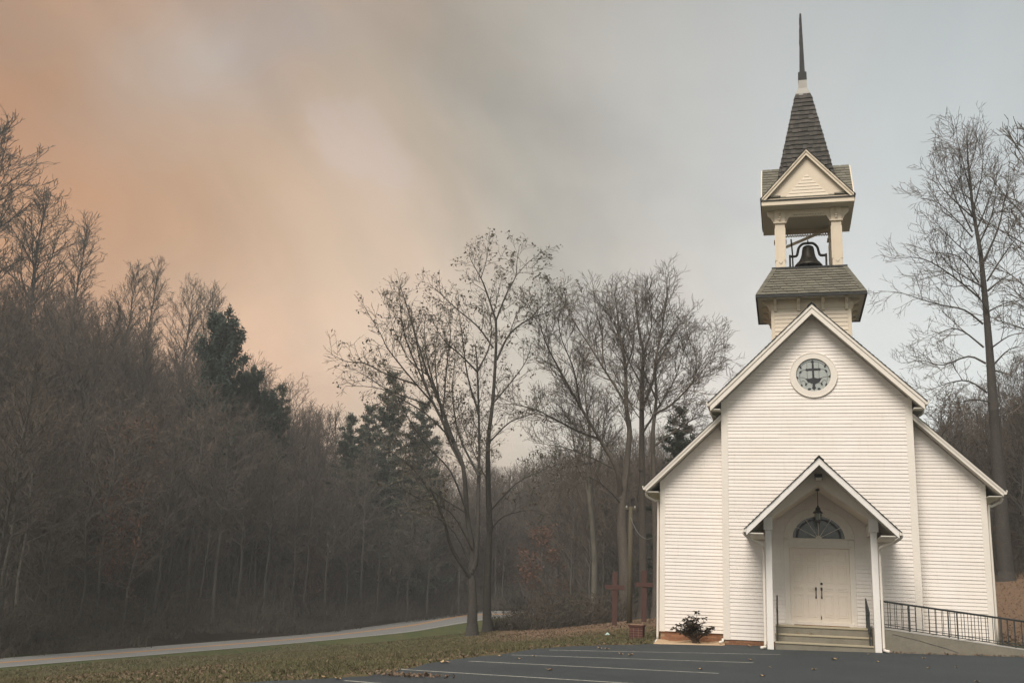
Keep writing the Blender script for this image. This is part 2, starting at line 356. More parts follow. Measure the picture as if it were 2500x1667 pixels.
def make_ground():
    xs = axis(-700, 700, -42, 16, .75, 1.09); ys = axis(-500, 900, -22, 62, .75, 1.07)
    X, Y = np.meshgrid(xs, ys); x = X.ravel(); y = Y.ravel(); z = ground_z(x, y)
    rng = np.random.default_rng(5)
    inn = inside(x, y, LOT); ch = (np.abs(x) < 5.2) & (y > -.6) & (y < 14)
    dist = np.hypot(x-CAM[0], y-CAM[1])
    z = z + np.where(inn | ch, 0, rng.normal(0, .018, len(z))) + np.where(dist > 75, rng.normal(0, .25, len(z)), 0)*np.clip((dist-75)/60, 0, 1)
    z = np.where(inn, lot_z(x, y)-.05, z); z = np.where(ch & ~inn, np.minimum(z, lot_z(x, y)-.01), z)
    z = np.where(inn | ch, z, road_bed(x, y, z))
    nx, ny = len(xs), len(ys)
    i = np.arange(nx*ny).reshape(ny, nx)
    f = np.stack([i[:-1, :-1], i[:-1, 1:], i[1:, 1:], i[1:, :-1]], -1).reshape(-1, 4)
    me = bpy.data.meshes.new('ground'); me.from_pydata(np.stack([x, y, z], 1).tolist(), [], f.tolist())
    me.polygons.foreach_set('use_smooth', [True]*len(me.polygons))
    o = meshobj('ground', me); tag(o, kind='structure')
    # lawn, dry leaf-strewn bank and woodland floor, blended by place
    m = bpy.data.materials.new('lawn'); m.use_nodes = True; N = m.node_tree.nodes; L = m.node_tree.links; b = N['Principled BSDF']
    b.inputs['Roughness'].default_value = .95; b.inputs['Specular IOR Level'].default_value = .1
    pos = N.new('ShaderNodeNewGeometry').outputs['Position']
    def nz(scale, lo, hi, detail=5, sc3=None):
        t = N.new('ShaderNodeTexNoise'); t.inputs['Scale'].default_value = scale; t.inputs['Detail'].default_value = detail; t.inputs['Roughness'].default_value = .65
        if sc3:
            mp = N.new('ShaderNodeMapping'); mp.inputs['Scale'].default_value = sc3; L.new(pos, mp.inputs[0]); L.new(mp.outputs[0], t.inputs[0])
        else: L.new(pos, t.inputs['Vector'])
        r = N.new('ShaderNodeMapRange'); L.new(t.outputs[0], r.inputs[0]); r.inputs[1].default_value = lo; r.inputs[2].default_value = hi; return r.outputs[0]
    def mx(f, a, c):
        x = N.new('ShaderNodeMix'); x.data_type = 'RGBA'
        for s, v in ((x.inputs[0], f), (x.inputs[6], a), (x.inputs[7], c)):
            if isinstance(v, tuple): s.default_value = (*v, 1)
            else: L.new(v, s)
        return x.outputs[2]
    grass = mx(nz(.6, .38, .66), (.070, .086, .030), (.115, .105, .048))
    grass = mx(nz(26, .45, .7), grass, (.045, .055, .022))
    litter = mx(nz(14, .38, .64), (.16, .10, .064), (.25, .165, .105)); litter = mx(nz(45, .5, .7), litter, (.08, .05, .035))
    wood = mx(nz(.5, .35, .65), (.105, .082, .062), (.14, .10, .07)); wood = mx(nz(7, .45, .7), wood, (.065, .055, .045))
    att = N.new('ShaderNodeAttribute'); att.attribute_name = 'zone'
    sp = N.new('ShaderNodeSeparateColor'); L.new(att.outputs['Color'], sp.inputs[0])
    def edge(v, n):
        a = N.new('ShaderNodeMath'); a.operation = 'ADD'; L.new(v, a.inputs[0]); L.new(n, a.inputs[1])
        r = N.new('ShaderNodeMapRange'); L.new(a.outputs[0], r.inputs[0]); r.inputs[1].default_value = .62; r.inputs[2].default_value = 1.25; return r.outputs[0]
    col = mx(edge(sp.outputs[0], nz(2.2, .2, .8)), grass, litter)
    col = mx(edge(sp.outputs[1], nz(.4, .2, .8)), col, wood)
    L.new(col, b.inputs['Base Color'])
    bt = N.new('ShaderNodeTexNoise'); bt.inputs['Scale'].default_value = 18; bt.inputs['Detail'].default_value = 6; L.new(pos, bt.inputs['Vector'])
    bn = N.new('ShaderNodeBump'); bn.inputs['Strength'].default_value = .8; bn.inputs['Distance'].default_value = .08; L.new(bt.outputs[0], bn.inputs['Height']); L.new(bn.outputs[0], b.inputs['Normal'])
    me.materials.append(m)
    lit, wd = zones(x, y)
    ca = me.color_attributes.new('zone', 'FLOAT_COLOR', 'POINT'); a = np.zeros((len(x), 4)); a[:, 0] = lit; a[:, 1] = wd; a[:, 3] = 1
    ca.data.foreach_set('color', a.ravel())
    return o
def cam_xy(x, y):
    dx = x-CAM[0]; dy = y-CAM[1]
    d = dx*FH[0]+dy*FH[1]; l = dx*RGT[0]+dy*RGT[1]; return d, l
road_in = None
def road_lat(d):   # lateral position of the road centre at distance d
    return np.interp(d, RC_D, RC_L)
def build_road_pts():
    far, near = [], []
    for px, pf, pn, z in ROAD:
        for py, lst in ((pf, far), (pn, near)):
            v = ray(px, py); lst.append(CAM+v*((z-CAM[2])/v[2]))
    # beyond the bend the road swings right behind the brush
    e = [(1230, 1490.5, 118, 1507, 104), (1310, 1494.5, 122, 1511, 108), (1420, 1499, 126, 1516, 112)]
    for px, pf, df, pn, dn in e:
        far.append(at(px, pf, df)); near.append(at(px, pn, dn))
    return far, near
FAR, NEAR = build_road_pts()
_c = [(p+q)/2 for p, q in zip(FAR, NEAR)]
RC_D = [cam_xy(p[0], p[1])[0] for p in _c][:9]; RC_L = [cam_xy(p[0], p[1])[1] for p in _c][:9]
def zones(x, y):
    """0..1 leaf litter, 0..1 woodland floor"""
    d, l = cam_xy(x, y)
    lit = np.zeros(len(x))
    # leaves blown along the edge of the asphalt and over the bank towards the crosses
    e = np.array(LOT[:16]+LOT[-3:]); dm = np.full(len(x), 99.)
    for q in e: dm = np.minimum(dm, np.hypot(x-q[0], y-q[1]))
    lit = np.maximum(lit, .45*np.clip(1-dm/2.4, 0, 1))
    lit = np.maximum(lit, .9*np.clip((d-36)/10, 0, 1)*np.clip((l+2.5)/4, 0, 1)*np.clip((75-d)/10, 0, 1))
    lit = np.maximum(lit, .36*np.clip((-l-3)/4, 0, 1)*np.clip((34-d)/8, 0, 1))
    lit = np.maximum(lit, np.clip((l-9)/5, 0, 1)*np.clip((d-30)/6, 0, 1))
    rl = road_lat(d)
    wd = np.clip((rl-l-3.0)/3, 0, 1)*np.where(d > 25, 1, 0)
    wd = np.maximum(wd, np.clip((d-58)/6, 0, 1)*np.clip((l+2.5+.0*d)/3, 0, 1))
    wd = np.maximum(wd, np.clip((d-125)/10, 0, 1))
    return lit, wd
def catmull(P, n=4):
    P = [np.array(p) for p in P]; Q = [2*P[0]-P[1]]+P+[2*P[-1]-P[-2]]; out = []
    for i in range(1, len(Q)-2):
        for k in range(n):
            t = k/n; a, b, c, d = Q[i-1], Q[i], Q[i+1], Q[i+2]
            out.append(.5*((2*b)+(-a+c)*t+(2*a-5*b+4*c-d)*t*t+(-a+3*b-3*c+d)*t**3))
    return out+[P[-1]]
FARS, NEARS = catmull(FAR), catmull(NEAR)
def road_bed(x, y, z):
    """cut the ground to just under the road, easing out over its verges"""
    C = np.array([(p+q)/2 for p, q in zip(FARS, NEARS)]); W = np.array([np.hypot(*(p-q)[:2])/2 for p, q in zip(FARS, NEARS)])
    best = np.full(len(x), 1e9); zz = np.zeros(len(x)); hw = np.zeros(len(x))
    for i in range(len(C)-1):
        a, b = C[i], C[i+1]; d = b[:2]-a[:2]; t = np.clip(((x-a[0])*d[0]+(y-a[1])*d[1])/(d@d), 0, 1)
        q = np.hypot(x-a[0]-d[0]*t, y-a[1]-d[1]*t); m_ = q < best
        best[m_] = q[m_]; zz[m_] = (a[2]+(b[2]-a[2])*t)[m_]; hw[m_] = (W[i]+(W[i+1]-W[i])*t)[m_]
    far = np.clip((cam_xy(x, y)[0]-60)/30, 0, 1)
    f = np.clip((best-hw-.8-2.4*far)/4.0, 0, 1); f = f*f*(3-2*f)
    return (zz-.14-.45*far)*(1-f)+z*f
ground = make_ground()

def sheet(name, left, right, m, parent=None, dz=0.0, kind=None, sub=6):
    """strip between two polylines, draped on the ground and raised by dz"""
    def dens(P):
        P = [np.array(p) for p in P]; out = []
        for a, b in zip(P[:-1], P[1:]):
            for k in range(sub): out.append(a+(b-a)*k/sub)
        return out+[P[-1]]
    A, B = dens(left), dens(right); mb = MB()
    n = len(A); mb.v = [tuple(p+np.array([0, 0, dz])) for p in A]+[tuple(p+np.array([0, 0, dz])) for p in B]
    mb.f = [(i, n+i, n+i+1, i+1) for i in range(n-1)]
    o = mb.build(name, m, parent)
    if kind: tag(o, kind=kind)
    return o
road = sheet('road', FARS, NEARS, 'road_asphalt', kind='structure', sub=3)
def lane(t0, t1, name, m):
    a = [p+(q-p)*t0 for p, q in zip(FARS, NEARS)]; b = [p+(q-p)*t1 for p, q in zip(FARS, NEARS)]
    return sheet(name, a, b, m, road, dz=.006, sub=3)
lane(.455, .488, 'centre_line', 'yellow_paint'); lane(.512, .545, 'centre_line', 'yellow_paint')
lane(.035, .065, 'edge_line', 'edge_paint'); lane(.945, .965, 'edge_line', 'edge_paint')
sheet('road_verge', [p+(p-q)/np.linalg.norm((p-q)[:2])*4.2-np.array([0, 0, .95]) for p, q in zip(FARS, NEARS)], [p-np.array([0, 0, .014]) for p in FARS], None, road, sub=2).data.materials.append(ground.data.materials[0])
sheet('road_verge', [p-np.array([0, 0, .014]) for p in NEARS], [q+(q-p)/np.linalg.norm((p-q)[:2])*4.2-np.array([0, 0, .95]) for p, q in zip(FARS, NEARS)], None, road, sub=2).data.materials.append(ground.data.materials[0])
def make_lot():
    rng = random.Random(3); pts = []
    n = len(LOT)
    for i in range(n):
        x0, y0 = LOT[i]; x1, y1 = LOT[(i+1) % n]; L_ = math.hypot(x1-x0, y1-y0); k = max(1, int(L_/.22)) if (i < 17 or i > n-4) else 1
        for j in range(k):
            t = j/k; w = .05 if (i < 16 or i > n-4) else 0
            pts.append((x0+(x1-x0)*t+rng.uniform(-w, w), y0+(y1-y0)*t+rng.uniform(-w, w)))
    import bmesh
    bm = bmesh.new(); vs = [bm.verts.new((x, y, lot_z(x, y))) for x, y in pts]
    f = bm.faces.new(vs)
    if f.normal.z < 0: f.normal_flip()
    r = bmesh.ops.extrude_face_region(bm, geom=[f])
    bmesh.ops.translate(bm, verts=[v for v in r['geom'] if isinstance(v, bmesh.types.BMVert)], vec=(0, 0, -.0))
    for v in vs: v.co.z -= .10
    bmesh.ops.recalc_face_normals(bm, faces=bm.faces[:])
    bmesh.ops.triangulate(bm, faces=[x for x in bm.faces if len(x.verts) > 4])
    me = bpy.data.meshes.new('parking_lot'); bm.to_mesh(me); bm.free(); me.materials.append(M['asphalt'])
    return tag(meshobj('parking_lot', me), kind='structure')
lot = make_lot()
def stall(p, q, w=.085):
    p, q = np.array(p), np.array(q); t = (q-p)/np.linalg.norm(q-p); nrm = np.array([-t[1], t[0]]); k = 24; rng = random.Random(int(p[1]*100)); mb = MB()
    for i in range(k+1):
        c = p+(q-p)*i/k
        for s in (-1, 1):
            e = c+nrm*s*(w/2+rng.uniform(-.008, .008)); mb.v.append((e[0], e[1], lot_z(*e)+.004))
    mb.f = [(2*i+1, 2*i, 2*i+2, 2*i+3) for i in range(k)]
    return mb.build('stall_line', 'white_paint', lot)
stall((-6.6, -4.72), (-1.09, -3.6)); stall((-7.0, -6.8), (-1.63, -6.64)); stall((-7.37, -8.98), (-2.18, -9.73))
stall((-7.83, -11.5), (-3.0, -12.5)); stall((-8.0, -13.9), (-3.4, -15.2))
stall((-7.83, -11.5), (-7.98, -11.38), .10)

# ------------------------------------------------------------------ church
church = empty('church', (0, 0, 0), 'white clapboard country church with bell tower and shingled spire', 'church')
NW, AW, AS = 2.65, 4.50, .48            # nave half width, aisle half width, aisle setback
ZAP, NSL = 9.66, .973                   # ridge height of the front rake, roof slope
AZ0, ASL = 6.33, .96                    # aisle roof height at x=2.84
DEPTH = 14.0
BOARD = {}
def board_mesh(bl, br, tl, tr, h, t, m='siding'):
    key = tuple(round(v, 3) for v in (bl, br, tl, tr, h, t))+(m,)
    if key not in BOARD:
        p = [(bl, -t, 0), (br, -t, 0), (br, .0, 0), (bl, .0, 0), (tl, -.004, h), (tr, -.004, h), (tr, .0, h), (tl, .0, h)]
        BOARD[key] = MB().hexa(p).mesh('siding_board', m)
    return BOARD[key]
def siding(parent, y, z0, z1, e, lim, holes=(), t=.020, seed=0, m='siding'):
    """one object for each clapboard; lim(z) -> (left, right), holes: functions (zb, zt) -> (left, right) or None"""
    rng = random.Random(seed); z = z0
    while z < z1-1e-6:
        h = min(e, z1-z); lb, rb = lim(z); lt, rt = lim(z+h)
        segs = [(lb, rb, lt, rt)]
        for hole in holes:
            q = hole(z, z+h)
            if not q: continue
            new = []
            for a, b, c, d in segs:
                if q[0] >= max(b, d) or q[1] <= min(a, c): new.append((a, b, c, d)); continue
                if q[0] > a+.01: new.append((a, q[0], c, q[0]))
                if q[1] < b-.01: new.append((q[1], b, q[1], d))
            segs = new
        cut = []
        for a, b, c, d in segs:
            if b-a > 3.2:
                j = a+(b-a)*rng.choice((.28, .36, .45, .55, .64, .72))+rng.uniform(-.15, .15); cut += [(a, j, c, j), (j, b, j, d)]
            else: cut.append((a, b, c, d))
        for a, b, c, d in cut:
            if b-a < .03: continue
            if d-c < .005: m_ = (c+d)/2; c, d = m_-.002, m_+.002
            o = (a+b)/2
            meshobj('siding_board', board_mesh(a-o, b-o, c-o, d-o, h+.004, t, m), parent, (o, y+rng.uniform(-.0045, .0), z+rng.uniform(-.0025, .0025)))
        z += e
# --- nave
nave = MB().prism([(-NW+.01, .12), (NW-.01, .12), (NW-.01, ZAP-.22-NSL*NW), (0, ZAP-.22), (-NW+.01, ZAP-.22-NSL*NW)], .004, DEPTH).build('nave_wall', 'siding', church)
WIN = (.0, 7.647)
def hole_round(zb, zt):
    r = .60; dz = 0 if zb < WIN[1] < zt else min(abs(zb-WIN[1]), abs(zt-WIN[1]))
    return None if dz >= r else (-math.sqrt(r*r-dz*dz)+.004, math.sqrt(r*r-dz*dz)-.004)
def hole_door(zb, zt):
    if zt < 2.93: return (-.93, .93)
    m_ = (zb+zt)/2
    if m_ < 3.74: return tuple(s*.93*math.sqrt(max(0.02, 1-((m_-2.93)/.86)**2)) for s in (-1, 1))
def nave_lim(z): w = min(NW-.19, (ZAP-.25-z)/NSL); return (-w, w)
siding(nave, .0, .125, ZAP-.32, .1016, nave_lim, (hole_round, hole_door), seed=1)
for s in (-1, 1):
    a, b = sorted((s*(NW-.19), s*NW))
    MB().box(a, b, -.026, .47, .115, 6.95).build('corner_board', 'trim', nave, bevel=.004)
# --- side aisles
for s in (-1, 1):
    zt = lambda x: AZ0-.17-ASL*(x-2.84)
    zb_ = .25 if s < 0 else .295; P = [(NW, zb_), (AW-.01, zb_), (AW-.01, zt(AW)), (NW, zt(NW))]
    P = [(s*x, z) for x, z in P]; P = P if s > 0 else P[::-1]
    aw = MB().prism(P, AS+.004, DEPTH-.5).build('aisle_wall', 'siding', church)
    def lim(z, s=s):
        o = min(AW-.16, 2.84+(AZ0-.20-z)/ASL); o = max(o, NW+.005)
        return (NW+.002, o) if s > 0 else (-o, -NW-.002)
    siding(aw, AS, .255 if s < 0 else .30, zt(NW)-.05, .0985, lim, seed=5+s)
    a, b = sorted((s*(AW-.16), s*AW))
    MB().box(a, b, AS-.024, AS+.3, .24, zt(AW)+.02).build('corner_board', 'trim', aw, bevel=.004)
    # side wall cladding down the long side, one strip per course as seen edge-on
# --- foundations
fd = MB().box(-AW+.03, -NW-.02, AS+.03, AS+.3, -.4, .25).build('foundation', 'mortar', church)
bm_ = MB().box(0, .2, -.0, .09, 0, .062).mesh('brick', 'brick')
rb = random.Random(2)
for c in range(5):
    x = -AW+.04+(.105 if c % 2 else 0); z = -.11+c*.073
    while x < -NW-.22:
        meshobj('brick', bm_, fd, (x, AS+.02+rb.uniform(-.004, .003), z)); x += .211
fn = MB().box(-NW+.03, NW-.03, .01, .3, -.4, .12).build('foundation', 'mortar', church)
for c in range(2):
    x = -NW+.04+(.105 if c % 2 else 0)
    while x < -1.3:
        meshobj('brick', bm_, fn, (x, -.002+rb.uniform(-.004, .003), -.03+c*.073)); x += .211
MB().box(NW+.02, AW-.03, AS+.03, AS+.3, -.4, .295).build('foundation', 'mortar', church)
# --- roofs
OV = .45
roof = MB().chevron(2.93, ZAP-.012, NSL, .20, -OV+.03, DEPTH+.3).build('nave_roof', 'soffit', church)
MB().chevron(2.94, ZAP, NSL, .27, -OV, -OV+.032).build('rake_board', 'trim', roof, bevel=.003)
MB().chevron(2.965, ZAP+.012, NSL, .10, -OV-.028, -OV+.004).build('rake_moulding', 'trim', roof, bevel=.003)
def course_roof(parent, side, hw, z0, slope, y0, y1, m='dark_shingle', e=.14, lift=.018):
    """overlapping shingle courses of one slope, joined: only their edges show from the ground"""
    mb = MB(); c = 1/math.hypot(1, slope); n = int(hw/(e*c)); dx = hw/n; rng = random.Random(int(hw*100)+side)
    for k in range(n):
        xa, xb = k*dx, (k+1)*dx+.02
        za, zb = z0-slope*xa, z0-slope*xb
        y = y0+rng.uniform(-.01, .008)
        p = [(side*xa, y, za), (side*xb, y, zb), (side*xb, y1, zb), (side*xa, y1, za), (side*xa, y, za+.012), (side*xb, y, zb+lift+.014), (side*xb, y1, zb+lift+.014), (side*xa, y1, za+.012)]
        if side < 0: p = [p[i] for i in (1, 0, 3, 2, 5, 4, 7, 6)]
        mb.hexa(p)
    return tag(mb.build('shingle_courses', m, parent), kind='stuff')
for s in (-1, 1): course_roof(roof, s, 2.99, ZAP+.020, NSL, -OV-.05, DEPTH+.32)
rg = random.Random(9)
for k in range(6):
    y = -OV-.07+k*.19
    MB().chevron(.13+rg.uniform(-.01, .01), ZAP+.075+rg.uniform(-.005, .008), .95, .03, y, y+.23).build('ridge_cap', 'dark_shingle', roof)
MB().chevron(.13, ZAP+.07, .95, .03, -OV+1.1, DEPTH+.3).build('ridge_cap', 'dark_shingle', roof)
def gutter(parent, s, x, z, y0, y1, w=.115):
    P = [(0, -.075), (.07, -.075), (w, .02), (w, .035), (.0, .035)]
    P = [(s*(x+a), z+b) for a, b in P]; P = P if s > 0 else P[::-1]
    return MB().prism(P, y0, y1).build('gutter', 'trim', parent, bevel=.004)
for s in (-1, 1): gutter(roof, s, 2.945, ZAP-NSL*2.94-.05, -OV-.02, DEPTH+.2)
for s in (-1, 1):
    # boxed eave soffit of the nave, seen from below
    x0, x1 = sorted((s*(NW+.0), s*2.935)); z = ZAP-NSL*2.93-.20
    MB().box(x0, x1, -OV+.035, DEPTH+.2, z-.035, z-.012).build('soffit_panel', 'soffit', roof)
for s in (-1, 1):
    zt = lambda x: AZ0-ASL*(x-2.84)
    def slab(x0, x1, up, dn, y0, y1, name, m, parent):
        P = [(x0, zt(x0)-dn), (x1, zt(x1)-dn), (x1, zt(x1)+up), (x0, zt(x0)+up)]
        P = [(s*x, z) for x, z in P]; P = P if s > 0 else P[::-1]
        return MB().prism(P, y0, y1).build(name, m, parent)
    ar = slab(NW+.005, 4.86, -.012, .155, .05+.03, DEPTH-.3, 'aisle_roof', 'soffit', church)
    slab(NW+.01, 4.87, 0, .165, .05, .082, 'rake_board', 'trim', ar)
    slab(NW+.01, 4.885, .012, .06, .026, .054, 'rake_moulding', 'trim', ar)
    mb = MB(); n = 22
    for k in range(n):
        xa = NW+.01+(4.91-NW)*k/n; xb = xa+(4.91-NW)/n+.02
        P = [(xa, zt(xa)+.016), (xb, zt(xb)+.016), (xb, zt(xb)+.045), (xa, zt(xa)+.028)]
        P = [(s*x, z) for x, z in P]; P = P if s > 0 else P[::-1]; mb.prism(P, .012, DEPTH-.28)
    tag(mb.build('shingle_courses', 'dark_shingle', ar), kind='stuff')
    gutter(ar, s, 4.875, zt(4.87)-.04, .03, DEPTH-.3, .10)
    x0, x1 = sorted((s*AW, s*4.865)); z = zt(4.86)-.155
    MB().box(x0, x1, .09, DEPTH-.4, z-.03, z-.008).build('soffit_panel', 'soffit', ar)
def downspout(pts, r=.036, parent=church):
    P = catmull(pts, 3); return MB().tube(P, r, 8).build('downspout', 'trim', parent, smooth=True)
downspout([(-4.90, .35, 4.22), (-4.86, .4, 4.10), (-4.64, .52, 3.98), (-4.56, .56, 3.86), (-4.56, .55, 2.0), (-4.56, .55, .12), (-4.58, .50, -.02), (-4.66, .38, -.09)])
downspout([(4.90, .45, 4.2), (4.86, .5, 4.1), (4.64, .56, 3.98), (4.56, .6, 3.86), (4.56, .6, 2.0), (4.56, .6, .3)])
downspout([(-2.98, .3, 6.66), (-2.95, .32, 6.55), (-2.80, .42, 6.46), (-2.70, .44, 6.36), (-2.70, .44, 6.1)])
downspout([(2.98, .3, 6.66), (2.95, .32, 6.55), (2.80, .42, 6.46), (2.70, .44, 6.36), (2.70, .44, 6.1)])
MB().tube([(-2.66, -.10, .14), (-2.66, -.12, .06), (-2.75, -.22, .035)], .035, 8).build('downspout', 'trim', church, smooth=True)

# --- round window with cross and anchor
def ring(mb, cx, cz, r0, r1, y0, y1, n=64, a0=0, a1=2*math.pi, ez=1.0):
    full = abs(a1-a0-2*math.pi) < 1e-6; m_ = n if full else n+1; i0 = len(mb.v)
    for k in range(m_):
        a = a0+(a1-a0)*k/n; c, s = math.cos(a), math.sin(a)
        for r, y in ((r0, y0), (r1, y0), (r1, y1), (r0, y1)): mb.v.append((cx+r*c, y, cz+r*s*ez))
    for k in range(n):
        a, b = i0+4*k, i0+4*((k+1) % m_)
        for q in range(4): mb.f.append((a+q, b+q, b+(q+1) % 4, a+(q+1) % 4))
    return mb
def disc(mb, cx, cz, r, y, n=48, a0=0, a1=2*math.pi, ez=1.0):
    i0 = len(mb.v); mb.v += [(cx+r*math.cos(a0+(a1-a0)*k/n), y, cz+r*ez*math.sin(a0+(a1-a0)*k/n)) for k in range(n+ (0 if a1-a0 > 6.28 else 1))]
    mb.f.append(tuple(range(i0, len(mb.v)))); return mb
rw = ring(MB(), 0, WIN[1], .485, .655, -.055, .002).build('round_window', 'trim', church, bevel=.006)
ring(MB(), 0, WIN[1], .64, .672, -.064, .002).build('window_bead', 'trim', rw, bevel=.005)
disc(MB(), 0, WIN[1], .49, -.012).build('pane', 'leaded_glass', rw)
def wz(u, v): return ((u-815)*.00099, WIN[1]-(v-790)*.00106)
def lead_poly(pts, name, y0=-.024, y1=-.013):
    P = [wz(u, v) for u, v in pts]; A = sum(P[i][0]*P[(i+1) % len(P)][1]-P[(i+1) % len(P)][0]*P[i][1] for i in range(len(P)))
    if A < 0: P = P[::-1]
    return MB().prism(P, y0, y1).build(name, 'lead', rw)
lead_poly([(782, 440), (750, 425), (800, 362), (852, 418), (830, 436), (834, 600), (975, 605), (972, 582), (1042, 628), (980, 672), (978, 655), (836, 660), (842, 860), (850, 1025), (858, 1120), (884, 1150), (826, 1212), (765, 1150), (792, 1120), (792, 1030), (784, 860), (780, 662), (650, 664), (648, 684), (585, 640), (640, 596), (645, 612), (778, 604)], 'cross')
lead_poly([(580, 884), (700, 892), (780, 870), (842, 868), (930, 884), (1055, 868), (985, 960), (940, 1010), (822, 1035), (700, 1000), (655, 960)], 'anchor', -.0225, -.0126)
for (u, v, a, w_, h_) in ((455, 565, -.5, 26, 48), (450, 705, .6, 26, 46), (355, 855, -.9, 24, 40), (475, 1085, .1, 28, 42), (600, 1045, .3, 24, 45), (690, 1180, 1.4, 28, 48), (965, 1175, -1.4, 28, 48), (1045, 1040, -.3, 24, 45), (1170, 1065, .5, 28, 42), (1270, 830, .9, 24, 38), (1180, 680, -.6, 26, 46), (1155, 540, .4, 26, 46)):
    pts = [(u+w_*math.cos(t)*math.cos(a)-h_*math.sin(t)*math.sin(a), v+w_*math.cos(t)*math.sin(a)+h_*math.sin(t)*math.cos(a)) for t in [k*math.pi/5 for k in range(10)]]
    lead_poly(pts, 'lead_bud')
lines = [[(640, 460), (640, 600)], [(640, 684), (645, 880)], [(968, 440), (968, 590)], [(975, 672), (978, 880)],
         [(455, 565), (540, 480), (640, 430), (760, 410)], [(850, 410), (960, 425), (1080, 480), (1150, 540)], [(585, 640), (520, 650), (455, 700)], [(1042, 628), (1110, 635), (1180, 680)],
         [(440, 720), (425, 850), (470, 1080)], [(1190, 700), (1210, 840), (1175, 1060)], [(440, 850), (520, 860), (600, 900), (660, 985)], [(1210, 835), (1110, 850), (1030, 900), (970, 990)],
         [(480, 1000), (500, 950), (560, 960), (600, 1040)], [(1170, 980), (1130, 930), (1070, 970), (1045, 1035)], [(620, 1040), (690, 990), (770, 1040), (780, 1130)], [(1030, 1040), (950, 1000), (860, 1050), (860, 1130)]]
for l in lines:
    pts = []
    for u, v in l: x, z = wz(u, v); pts.append((x, -.014, z))
    MB().tube(catmull(pts, 4) if len(pts) > 2 else pts, .0058, 4).build('lead_line', 'lead', rw)
ring(MB(), 0, WIN[1], .478, .489, -.02, -.012).build('lead_rim', 'lead', rw)

# --- porch
PY = -1.59; PR = -2.6; PZ = 4.90; PSL = .98
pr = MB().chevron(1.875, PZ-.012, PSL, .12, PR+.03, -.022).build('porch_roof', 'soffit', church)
MB().chevron(1.885, PZ, PSL, .195, PR, PR+.032).build('rake_board', 'porch_white', pr, bevel=.003)
for s in (-1, 1): course_roof(pr, s, 1.93, PZ+.006, PSL, PR-.03, -.024, lift=.014)
for k in range(5):
    y = PR-.05+k*.2
    MB().chevron(.12, PZ+.05+rg.uniform(-.004, .006), .95, .028, y, y+.24).build('ridge_cap', 'dark_shingle', pr)
for s in (-1, 1):
    gutter(pr, s, 1.89, PZ-PSL*1.885-.04, PR-.01, -.03, .10)
    # boarded eave underside beside the posts
    x0, x1 = sorted((s*1.45, s*1.87))
    MB().box(x0, x1, PR+.04, -.03, PZ-PSL*1.875-.165, PZ-PSL*1.875-.135).build('soffit_panel', 'soffit', pr)
zr = lambda x: PZ-.135-PSL*abs(x)
zl = lambda x: 4.29-.715*abs(x)
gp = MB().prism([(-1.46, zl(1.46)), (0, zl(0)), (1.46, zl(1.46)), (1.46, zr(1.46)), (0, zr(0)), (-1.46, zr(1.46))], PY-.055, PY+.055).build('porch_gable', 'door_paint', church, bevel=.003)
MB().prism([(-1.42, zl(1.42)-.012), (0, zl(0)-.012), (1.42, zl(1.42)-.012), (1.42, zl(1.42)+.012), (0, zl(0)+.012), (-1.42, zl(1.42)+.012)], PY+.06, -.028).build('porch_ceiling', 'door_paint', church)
for s in (-1, 1):
    zb = lot_z(s*1.34, PY)
    pp = MB().box(s*1.34-.082, s*1.34+.082, PY-.082, PY+.082, zb, 3.08).build('porch_post', 'porch_white', church, bevel=.008)
    MB().box(s*1.345-.12, s*1.345+.12, PY-.12, PY+.12, 3.06, 3.41).build('capital', 'porch_white', pp, bevel=.008)
    x0, x1 = sorted((s*1.265, s*1.445))
    MB().box(x0, x1, PY+.13, -.03, 3.04, 3.30).build('porch_beam', 'porch_white', church)
    zg = lot_z(s*1.5, PY)
    downspout([(s*1.95, PR+.14, PZ-PSL*1.885-.10), (s*1.93, PR+.17, 2.88), (s*1.75, -2.2, 2.76), (s*1.52, -1.80, 2.68), (s*1.475, PY-.01, 2.55), (s*1.475, PY, 2.2), (s*1.475, PY, 1.0), (s*1.475, PY, zg+.14), (s*1.49, PY-.06, zg+.06), (s*1.58, PY-.2, zg+.04)], .038)
# --- door and fanlight
dr_ = MB()
MB().box(-.95, -.80, -.034, .006, .60, 2.93).build('door_casing', 'trim', church, bevel=.005)
MB().box(.80, .95, -.034, .006, .60, 2.93).build('door_casing', 'trim', church, bevel=.005)
MB().box(-.80, .80, -.032, .006, 2.69, 2.955).build('transom_bar', 'trim', church, bevel=.005)
MB().box(-.86, .86, -.062, -.030, 2.70, 2.745).build('transom_ledge', 'trim', church, bevel=.004)
MB().box(-.86, .86, -.05, -.020, 2.935, 2.965).build('fanlight_sill', 'trim', church, bevel=.004)
fl = ring(MB(), 0, 2.95, .70, .955, -.036, .006, 40, 0, math.pi, .885).build('fanlight', 'trim', church, bevel=.005)
disc(MB(), 0, 2.955, .71, -.008, 40, 0, math.pi, .885).build('pane', 'fan_glass', fl)
ring(MB(), 0, 2.965, .565, .615, -.0145, -.009, 40, .03, math.pi-.03, .885).build('dark_border', 'lead', fl)
for q in (0.35, .8, 1.2, 1.95, 2.35, 2.8):
    u = MB(); ring(u, .60*math.cos(q), 2.965+.52*math.sin(q), .0, .035, -.0155, -.0095, 10); u.build('lead_bud', 'lead', fl)
for k in range(1, 6):
    a = math.pi*k/6; c, s = math.cos(a), math.sin(a)
    MB().tube([(.06*c, -.018, 2.965+.055*s), (.70*c, -.018, 2.965+.70*.885*s)], .011, 4).build('muntin', 'trim', fl)
ring(MB(), 0, 2.958, .0, .085, -.034, -.012, 16, 0, math.pi).build('muntin_hub', 'trim', fl)
